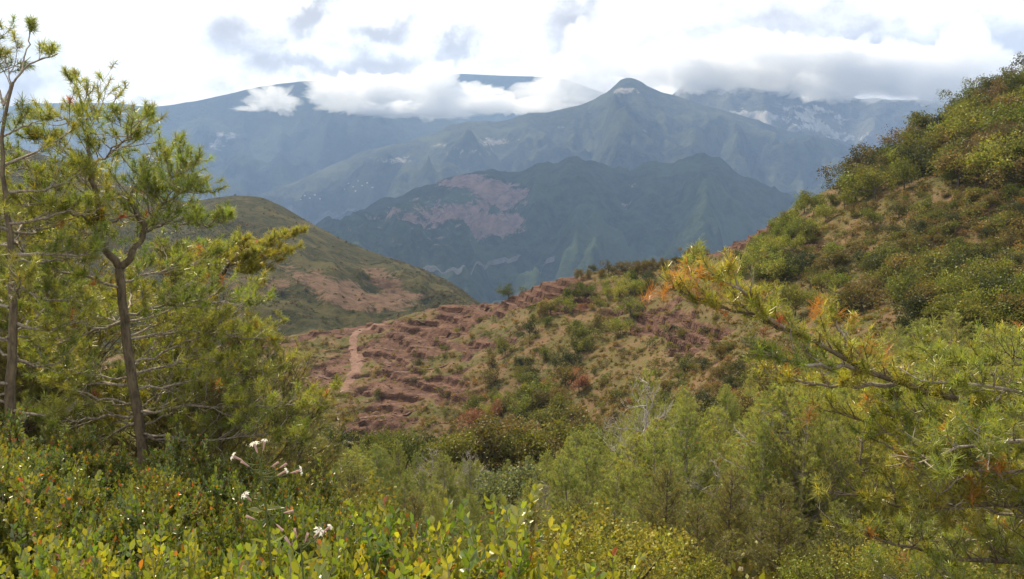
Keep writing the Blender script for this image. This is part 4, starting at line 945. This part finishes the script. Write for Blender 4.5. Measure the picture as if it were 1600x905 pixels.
rbough([(1285, 540, 3.95), (1200, 480, 4.0), (1120, 440, 4.05), (1075, 425, 4.1)], .013, s0=.2, tl=.22)
rbough([(1225, 512, 3.9), (1160, 455, 3.8), (1110, 428, 3.75)], .010, s0=.2, tl=.18)
rbough([(1350, 578, 4.0), (1290, 575, 3.9), (1220, 560, 3.8), (1170, 545, 3.8)], .013, tl=.22, bare=.3)
rbough([(1400, 600, 4.1), (1330, 605, 4.1), (1260, 600, 4.1), (1180, 575, 4.1)], .013, tl=.22, bare=.35)
rbough([(1820, 640, 4.5), (1720, 590, 4.4), (1620, 575, 4.3), (1540, 565, 4.2), (1470, 570, 4.1)], .022)
rbough([(1815, 600, 4.8), (1720, 540, 4.9), (1640, 530, 5.0), (1570, 535, 5.1)], .02)
rbough([(1820, 690, 4.2), (1720, 650, 4.0), (1620, 620, 3.9), (1520, 600, 3.8), (1440, 600, 3.8)], .02)
rbough([(1830, 760, 4.6), (1700, 720, 4.5), (1580, 700, 4.4), (1460, 680, 4.3), (1370, 665, 4.2), (1300, 640, 4.2)], .026)
rbough([(1830, 780, 4.4), (1700, 780, 4.2), (1580, 790, 4.0), (1450, 795, 3.9), (1370, 780, 3.8), (1290, 765, 3.8)], .026, bare=.4)
rbough([(1500, 795, 4.0), (1460, 750, 4.0), (1440, 720, 4.0), (1420, 700, 4.0)], .012, tl=.2)
rbough([(1840, 840, 4.2), (1720, 860, 4.0), (1600, 880, 3.8), (1500, 880, 3.7), (1400, 850, 3.6), (1320, 830, 3.6)], .024, bare=.5)
rbough([(1830, 740, 4.0), (1700, 700, 3.7), (1600, 690, 3.5), (1500, 700, 3.4), (1430, 720, 3.3)], .02)
rbough([(1840, 860, 4.0), (1700, 900, 3.7), (1600, 930, 3.5), (1480, 930, 3.4), (1380, 900, 3.4)], .02, bare=.3)
rbough([(1820, 700, 5.0), (1700, 640, 5.2), (1600, 600, 5.4), (1500, 570, 5.5), (1420, 560, 5.6)], .02)
rbough([(1830, 800, 5.0), (1700, 760, 5.2), (1600, 740, 5.4), (1500, 740, 5.5), (1400, 730, 5.6)], .02)
rbough([(1830, 850, 5.0), (1700, 830, 5.2), (1600, 830, 5.4), (1500, 850, 5.5), (1420, 830, 5.6)], .02, bare=.3)
for k in range(22):
    f = rg.rand(); q = P(1500 + 280 * rg.rand(), 600 + 260 * f, 4.2 + rg.uniform(-.5, .8)); B.append((rb(q, math.pi + rg.uniform(-1.0, 1.0), rg.uniform(.5, .95), rg.uniform(-.2, .4)), .009, .003, dict(tl=.26, sp=.05, s0=.1, bare=.2, sub=4)))
for k in range(22):
    f = rg.rand(); q = P(1800 + 20 * f, 440 + 380 * f, D3); B.append((rb(q, rg.uniform(-1.3, 1.3), rg.uniform(.5, 1.1), rg.uniform(0, .5)), .012, .003, dict(tl=.28, sp=.07, s0=.15, bare=.1, sub=3)))
right_root = near_pine('wide pine whose boughs reach in from the right border', base, trunk, [.10, .09, .08, .07, .05, .03], B, rg, per=50, nl=.043, nw=.0028, col=(.215, .255, .042), deadcol=(.42, .15, .03))
# withered orange shoots on that pine
mbw = []; 
for px, py, d in [(1052, 432, 3.9), (1066, 412, 3.95), (1075, 428, 4.05), (1092, 416, 3.9), (1108, 420, 3.8), (1040, 452, 3.9), (1018, 450, 3.9), (1085, 442, 3.9), (1125, 440, 4.0), (1270, 478, 4.1), (1312, 484, 4.1), (1285, 470, 4.1), (1365, 540, 4.0), (1382, 552, 4.0), (1348, 538, 4.0), (1495, 645, 3.8), (1548, 720, 3.7), (1562, 712, 3.7), (1352, 822, 3.6), (1410, 705, 3.9), (1240, 560, 3.9), (1265, 640, 4.0), (1520, 765, 3.8)]:
    for j in range(2):
        q = P(px + rg.uniform(-7, 7), py + rg.uniform(-6, 6), d); mbw.append((q - base, nrm(UPV * .8 + rdir(1, rg)[0] * .6), 1.0, True))
link('withered_shoots', needles_mesh('withered_shoots', mbw, rg, per=40, nw=.0019, deadcol=(.42, .15, .03)), M_needle, right_root)['label'] = 'withered orange shoots'

# ------------------------------------------------------------------ box shrubs in the foreground
def box_shrub(rg, nst=46, H=1.0, W=.55, leaf=.020, col=(.20, .24, .028), dens=1.0):
    wb = MB(); Lp, Ld, Lc = [], [], []
    for s_ in range(nst):
        a = rg.uniform(0, 6.28); r = W * math.sqrt(rg.rand()); b = np.array((math.cos(a) * r * .25, math.sin(a) * r * .25, -.06))
        tp = np.array((math.cos(a) * r, math.sin(a) * r, H * rg.uniform(.8, 1.0) * (1 - .35 * (r / W) ** 2)))
        n = 9; t = np.linspace(0, 1, n)[:, None]; st = b * (1 - t) + tp * t + rg.normal(size=(n, 3)) * .012 + UPV * .06 * np.sin(t * 3.14)
        wb.tube(st, np.linspace(.006, .0016, n), 4)
        shoots = [(st, .6)]
        for c in range(int(17 * dens)):
            f = .35 + .63 * rg.rand() ** .6; q = st[int(f * (n - 1))]; d = nrm((st[-1] - st[0]) * .8 / H + rdir(1, rg)[0] * 1.1 + UPV * .1); l = rg.uniform(.06, .19)
            P_ = np.array([q, q + d * l * .5 + rg.normal(size=3) * .006, q + nrm(d + UPV * .35) * l]); wb.tube(P_, [.0018, .0014, .001], 3); shoots.append((P_, .0))
        for P_, s0 in shoots:
            seg = np.linalg.norm(P_[-1] - P_[0]) * (1 - s0); m = max(3, int(seg / .0125)); tt = np.linspace(s0, 1, m)
            Q = np.stack([np.interp(tt, np.linspace(0, 1, len(P_)), P_[:, k]) for k in range(3)], 1); td = nrm(P_[-1] - P_[-2])
            for k in range(m):
                u = nrm(np.cross(td, rdir(1, rg)[0]))
                for sg in (1, -1): Lp.append(Q[k]); Ld.append(nrm(u * sg + td * (.55 + .8 * tt[k] ** 3)))
            Lc.append(np.repeat(rg.uniform(0, 1), 2 * m))
    Lp, Ld, c = np.array(Lp), np.array(Ld), np.concatenate(Lc); n = len(Lp)
    cc = vary(col, n, rg, .3, .1); yel = c > .88; cc[yel] = cc[yel] * (1.5, 1.2, 1.0); og = rg.rand(n) < .035; cc[og] = vary((.32, .12, .03), int(og.sum()), rg)
    dk = c < .2; cc[dk] *= (.6, .75, .8)
    mb = MB(); add_leaves(mb, Lp, Ld, leaf * rg.uniform(.65, 1.25, n), leaf * .62, cc, rg, .22)
    return mb.mesh('leaves', True), wb.mesh('stems')
BOX = Kind('box_shrub', 'shrub', [M_box, M_twig], [[('leaves', a), ('stems', b)] for a, b in (box_shrub(rg, 34, 1.0, .62, .0235, dens=.9) for v in range(3))])
BOXF = Kind('box_shrub', 'shrub', [M_box, M_twig], [[('leaves', a), ('stems', b)] for a, b in (box_shrub(rg, 40, 1.0, .8, .027, (.125, .155, .022)) for v in range(3))])  # rear rows: shade under the left pines is put into the darker leaf colour
def box_at(kind, v, px, top, d, label, group=None, wide=1.0):
    a = (px - CX) / F; x = a * d; z = gz(x, d); h = zc(top, d) - z
    return kind.place(v, (x, d, z), (h * wide, h * wide, h), rs.uniform(0, 6.28), label, group)
front = [(640, 792, 1.75, 'box shrub in the middle foreground, left one of the tall pair'), (750, 772, 1.6, 'tallest box shrub in the middle foreground with large glossy leaves'), (850, 862, 1.7, 'low box shrub right of the tallest foreground one'),
         (700, 815, 1.4, 'box shrub filling the gap between the tall foreground pair'), (560, 842, 1.5, 'low glossy box shrub right of the white flowers'), (470, 850, 1.55, 'low glossy box shrub below the white flowers'), (380, 862, 1.6, 'low glossy box shrub left of the flower stem'),
         (290, 858, 1.6, 'glossy box shrub at the bottom, third from the left corner'), (200, 850, 1.65, 'glossy box shrub at the bottom, second from the left corner'), (100, 840, 1.7, 'glossy box shrub at the bottom near the left corner'), (0, 830, 1.7, 'glossy box shrub in the bottom left corner'),
         (620, 866, 1.3, 'lowest box shrub at the bottom edge below the tall pair'), (-140, 820, 1.8, 'glossy box shrub beyond the left corner')]
for k, (px, top, d, lb) in enumerate(front): box_at(BOX, k, px, top, d, lb, None, .8)
mid = [(-80, 745, 2.6), (10, 730, 2.7), (110, 800, 2.6), (210, 780, 2.5), (300, 815, 2.6), (390, 795, 2.4), (480, 822, 2.3), (540, 835, 2.4)]
for k, (px, top, d) in enumerate(mid): box_at(BOXF, k, px, top, d, 'box shrub in the second row of the foreground, ' + ['past the left corner', 'at the left border', 'second from the left border', 'third from the left border', 'under the young pine', 'just left of the white flowers', 'just right of the white flowers', 'last one on the right'][k], 'box shrubs in the second row', .75)
back = [(-90, 700, 3.8), (0, 700, 3.9), (90, 755, 3.7), (180, 735, 3.8), (265, 765, 3.9), (345, 745, 3.8), (430, 790, 3.6), (490, 800, 4.2), (-60, 640, 5.2), (50, 668, 5.4), (150, 690, 5.3), (250, 682, 5.4), (340, 710, 5.5), (420, 735, 5.4), (-160, 640, 4.5)]
for k, (px, top, d) in enumerate(back):
    near_ = 'at the left border' if px < 60 else 'between the two left trunks' if px < 200 else 'at the foot of the forked pine' if px < 300 else 'behind the white flowers' if px < 440 else 'at the right end'
    box_at(BOXF, k + 1, px, top, d, ('dark box shrub in the shade, ' if d > 5 else 'box shrub in the third row, ') + near_, 'box shrubs under the left pines', .8)
for k, (px, top, d, lb) in enumerate([(1050, 735, 15, 'feathery young pine at the bottom below the thin tall pine'), (1150, 740, 14, 'feathery young pine at the bottom below the forked pine'), (1235, 760, 13, 'feathery young pine under the lowest right boughs'), (900, 780, 16, 'feathery young pine behind the right end of the box shrubs'),
        (1100, 790, 11, 'low feathery pine at the bottom, nearest of its row'), (830, 790, 17, 'feathery young pine behind the tallest box shrub'), (1330, 790, 12, 'feathery young pine in the shade of the right boughs'), (640, 780, 16, 'feathery young pine behind the left one of the tall box shrubs'), (540, 740, 15, 'feathery young pine right of the white flowers')]):
    pine_at(k, px, top, d, lb, 1.1, NPINE, 4.2)
# small leafy bushes along the bottom centre and right
BUSH = Kind('leafy_bush', 'bush', [M_leaf, M_darkbark], [[('crown', a), ('trunk', b)] for a, b in (broad_tree('bush', rg, (.17, .19, .03), 3800, .030, 1.0) for v in range(3))])
for k, (px, top, d, lb) in enumerate([(985, 800, 9, 'yellow green leafy bush at the bottom centre right of the foreground shrubs'), (925, 850, 7, 'small leafy bush at the bottom beside the foreground shrubs'), (1110, 872, 8, 'leafy bush at the bottom below the forked pine'),
        (1300, 862, 8, 'leafy bush at the bottom left of the right pine boughs'), (880, 800, 12, 'leafy bush behind the right end of the box shrubs'), (600, 790, 10, 'leafy bush seen over the box shrubs left of centre'), (500, 760, 11, 'leafy bush behind the white flowers to their right'),
        (1400, 840, 9, 'leafy bush in the shade of the right pine'), (1520, 830, 9, 'dark leafy bush low under the right pine')]):
    x, z = pz(px, d); h = zc(top, d) - z; BUSH.place(k, (x, d, z), h, rs.uniform(0, 6.28), lb, None)

# ------------------------------------------------------------------ white flowering plant
def flower_mat(name, c, tr=.3):
    m, t = new_mat(name); df = t.n('ShaderNodeBsdfDiffuse', {'Color': (*c, 1)}); tl = t.n('ShaderNodeBsdfTranslucent', {'Color': (*c, 1)}); mx = t.n('ShaderNodeMixShader', {0: tr, 1: df, 2: tl}); t.n('ShaderNodeOutputMaterial', {'Surface': mx}); return m
M_pet = flower_mat('white petals', (.80, .78, .68)); M_cal = flower_mat('pink calyx', (.48, .33, .30)); M_stem = flower_mat('green flower stem', (.12, .14, .05), .2)
def flowering(pix, heads, leaves_, d, label):
    b3 = P(pix[0][0], pix[0][1], d); base = np.array((b3[0], b3[1], gz(b3[0], b3[1])))
    root = bpy.data.objects.new('flowering_plant', None); COL.objects.link(root); root.location = base; tag(root, label, 'flower')
    wb = MB(); st, _ = resample([base] + px_line(pix, d), 16, rg, .001); wb.tube(st - base, np.linspace(.0028, .0014, 16), 6)
    for (hx, hy, ax, ay, op, ro) in heads:
        a = P(ax, ay, d) - base; e = P(hx, hy, d + rg.uniform(-.02, .02)) - base; t = np.linspace(0, 1, 5)[:, None]
        path = a * (1 - t) + e * t - UPV * .006 * np.sin(t * 3.14); c0 = path[3]; wb.tube(path[:4], [.0012, .0011, .001, .0009], 5)
        dr = nrm(e - a + UPV * .002); cal = MB(); cp = np.array([c0, c0 + dr * .004, c0 + dr * .010, c0 + dr * .015]); cal.tube(cp, [.0006, .0014, .0017, .0021], 8)
        fl = link('flower', cal.mesh('flower'), M_cal, root)
        if op:
            mb = MB(); tip = cp[-1]; s_ = nrm(np.cross(dr, np.array((.3, .9, .2)))); u = np.cross(dr, s_)
            for k in range(5):
                an = k * 1.2566 + ro; pd = s_ * math.cos(an) + u * math.sin(an); sd_ = np.cross(dr, pd); Lp = .0073 * op
                V = np.array([tip, tip + pd * Lp * .5 + sd_ * Lp * .22 + dr * .003, tip + pd * Lp * .95 + sd_ * Lp * .36 - dr * .001, tip + pd * Lp * .8 + dr * .001, tip + pd * Lp * .95 - sd_ * Lp * .36 - dr * .001, tip + pd * Lp * .5 - sd_ * Lp * .22 + dr * .003])
                mb.add(V, [(0, 1, 2, 3), (3, 4, 5, 0)])
            link('petals', mb.mesh('petals', False), M_pet, fl)
    link('stem', wb.mesh('stem'), M_stem, root)
    for (lx, ly, dx, dy, L) in leaves_:
        mb = MB(); q = P(lx, ly, d) - base; e = P(lx + dx, ly + dy, d) - base; add_leaves(mb, q[None], nrm(e - q)[None], L, .007, (.13, .17, .04), rg, .2); link('leaf', mb.mesh('leaf'), M_box, root)
flowering([(424, 900), (420, 830), (414, 770), (408, 715)],
          [(400, 698, 408, 722, 1.3, 0), (370, 712, 406, 726, 1.1, .5), (468, 732, 410, 745, 1.2, .3), (430, 722, 408, 735, 0, 0), (386, 773, 414, 797, 1.15, .8), (446, 722, 410, 742, 0, 0), (440, 736, 410, 750, .7, 0), (452, 796, 416, 802, 0, 0), (436, 820, 418, 800, 0, 0), (393, 806, 414, 812, 0, 0), (384, 722, 406, 734, 0, 0), (412, 694, 408, 718, .8, 1.0)],
          [(414, 797, -34, -2, .028), (414, 797, 34, -6, .03), (420, 850, -30, -10, .03), (420, 850, 30, -14, .03)], 1.25, 'tall stem with white flowers and pink buds in the left foreground')
flowering([(474, 905), (470, 870), (468, 850)], [(497, 828, 470, 858, 1.2, 0), (478, 838, 470, 862, 0, 0), (450, 842, 468, 866, 0, 0), (512, 822, 472, 852, .7, .4), (462, 830, 469, 856, 0, 0)], [(470, 880, 26, -8, .028)], 1.15, 'short stem with one white flower low beside the tall flower stem')

# ------------------------------------------------------------------ tell look-alikes apart by their order along the slope
from collections import defaultdict
bpy.context.view_layer.update()
same = defaultdict(list)
for o in SC.objects:
    if o.parent is None and o.get('category') and o.get('label'): same[o['label']].append(o)
for lb, L in same.items():
    n = len(L)
    if not 2 <= n <= 9: continue
    L.sort(key=lambda o: float(proj(*[float(k) for k in o.matrix_world.translation])[0]))
    names = {2: ['left one', 'right one'], 3: ['left one', 'middle one', 'right one']}.get(n) or ['leftmost', 'second from left', 'third from left', 'fourth from left', 'fifth from left', 'sixth from left', 'seventh from left', 'eighth from left'][:n - 1] + ['rightmost']
    if len((lb + ' ' + max(names, key=lambda q: len(q.split()))).split()) > 16: continue
    for o, nm in zip(L, names): o['label'] = lb + ', ' + nm
    for o in L:
        if not o.get('group'): o['group'] = lb
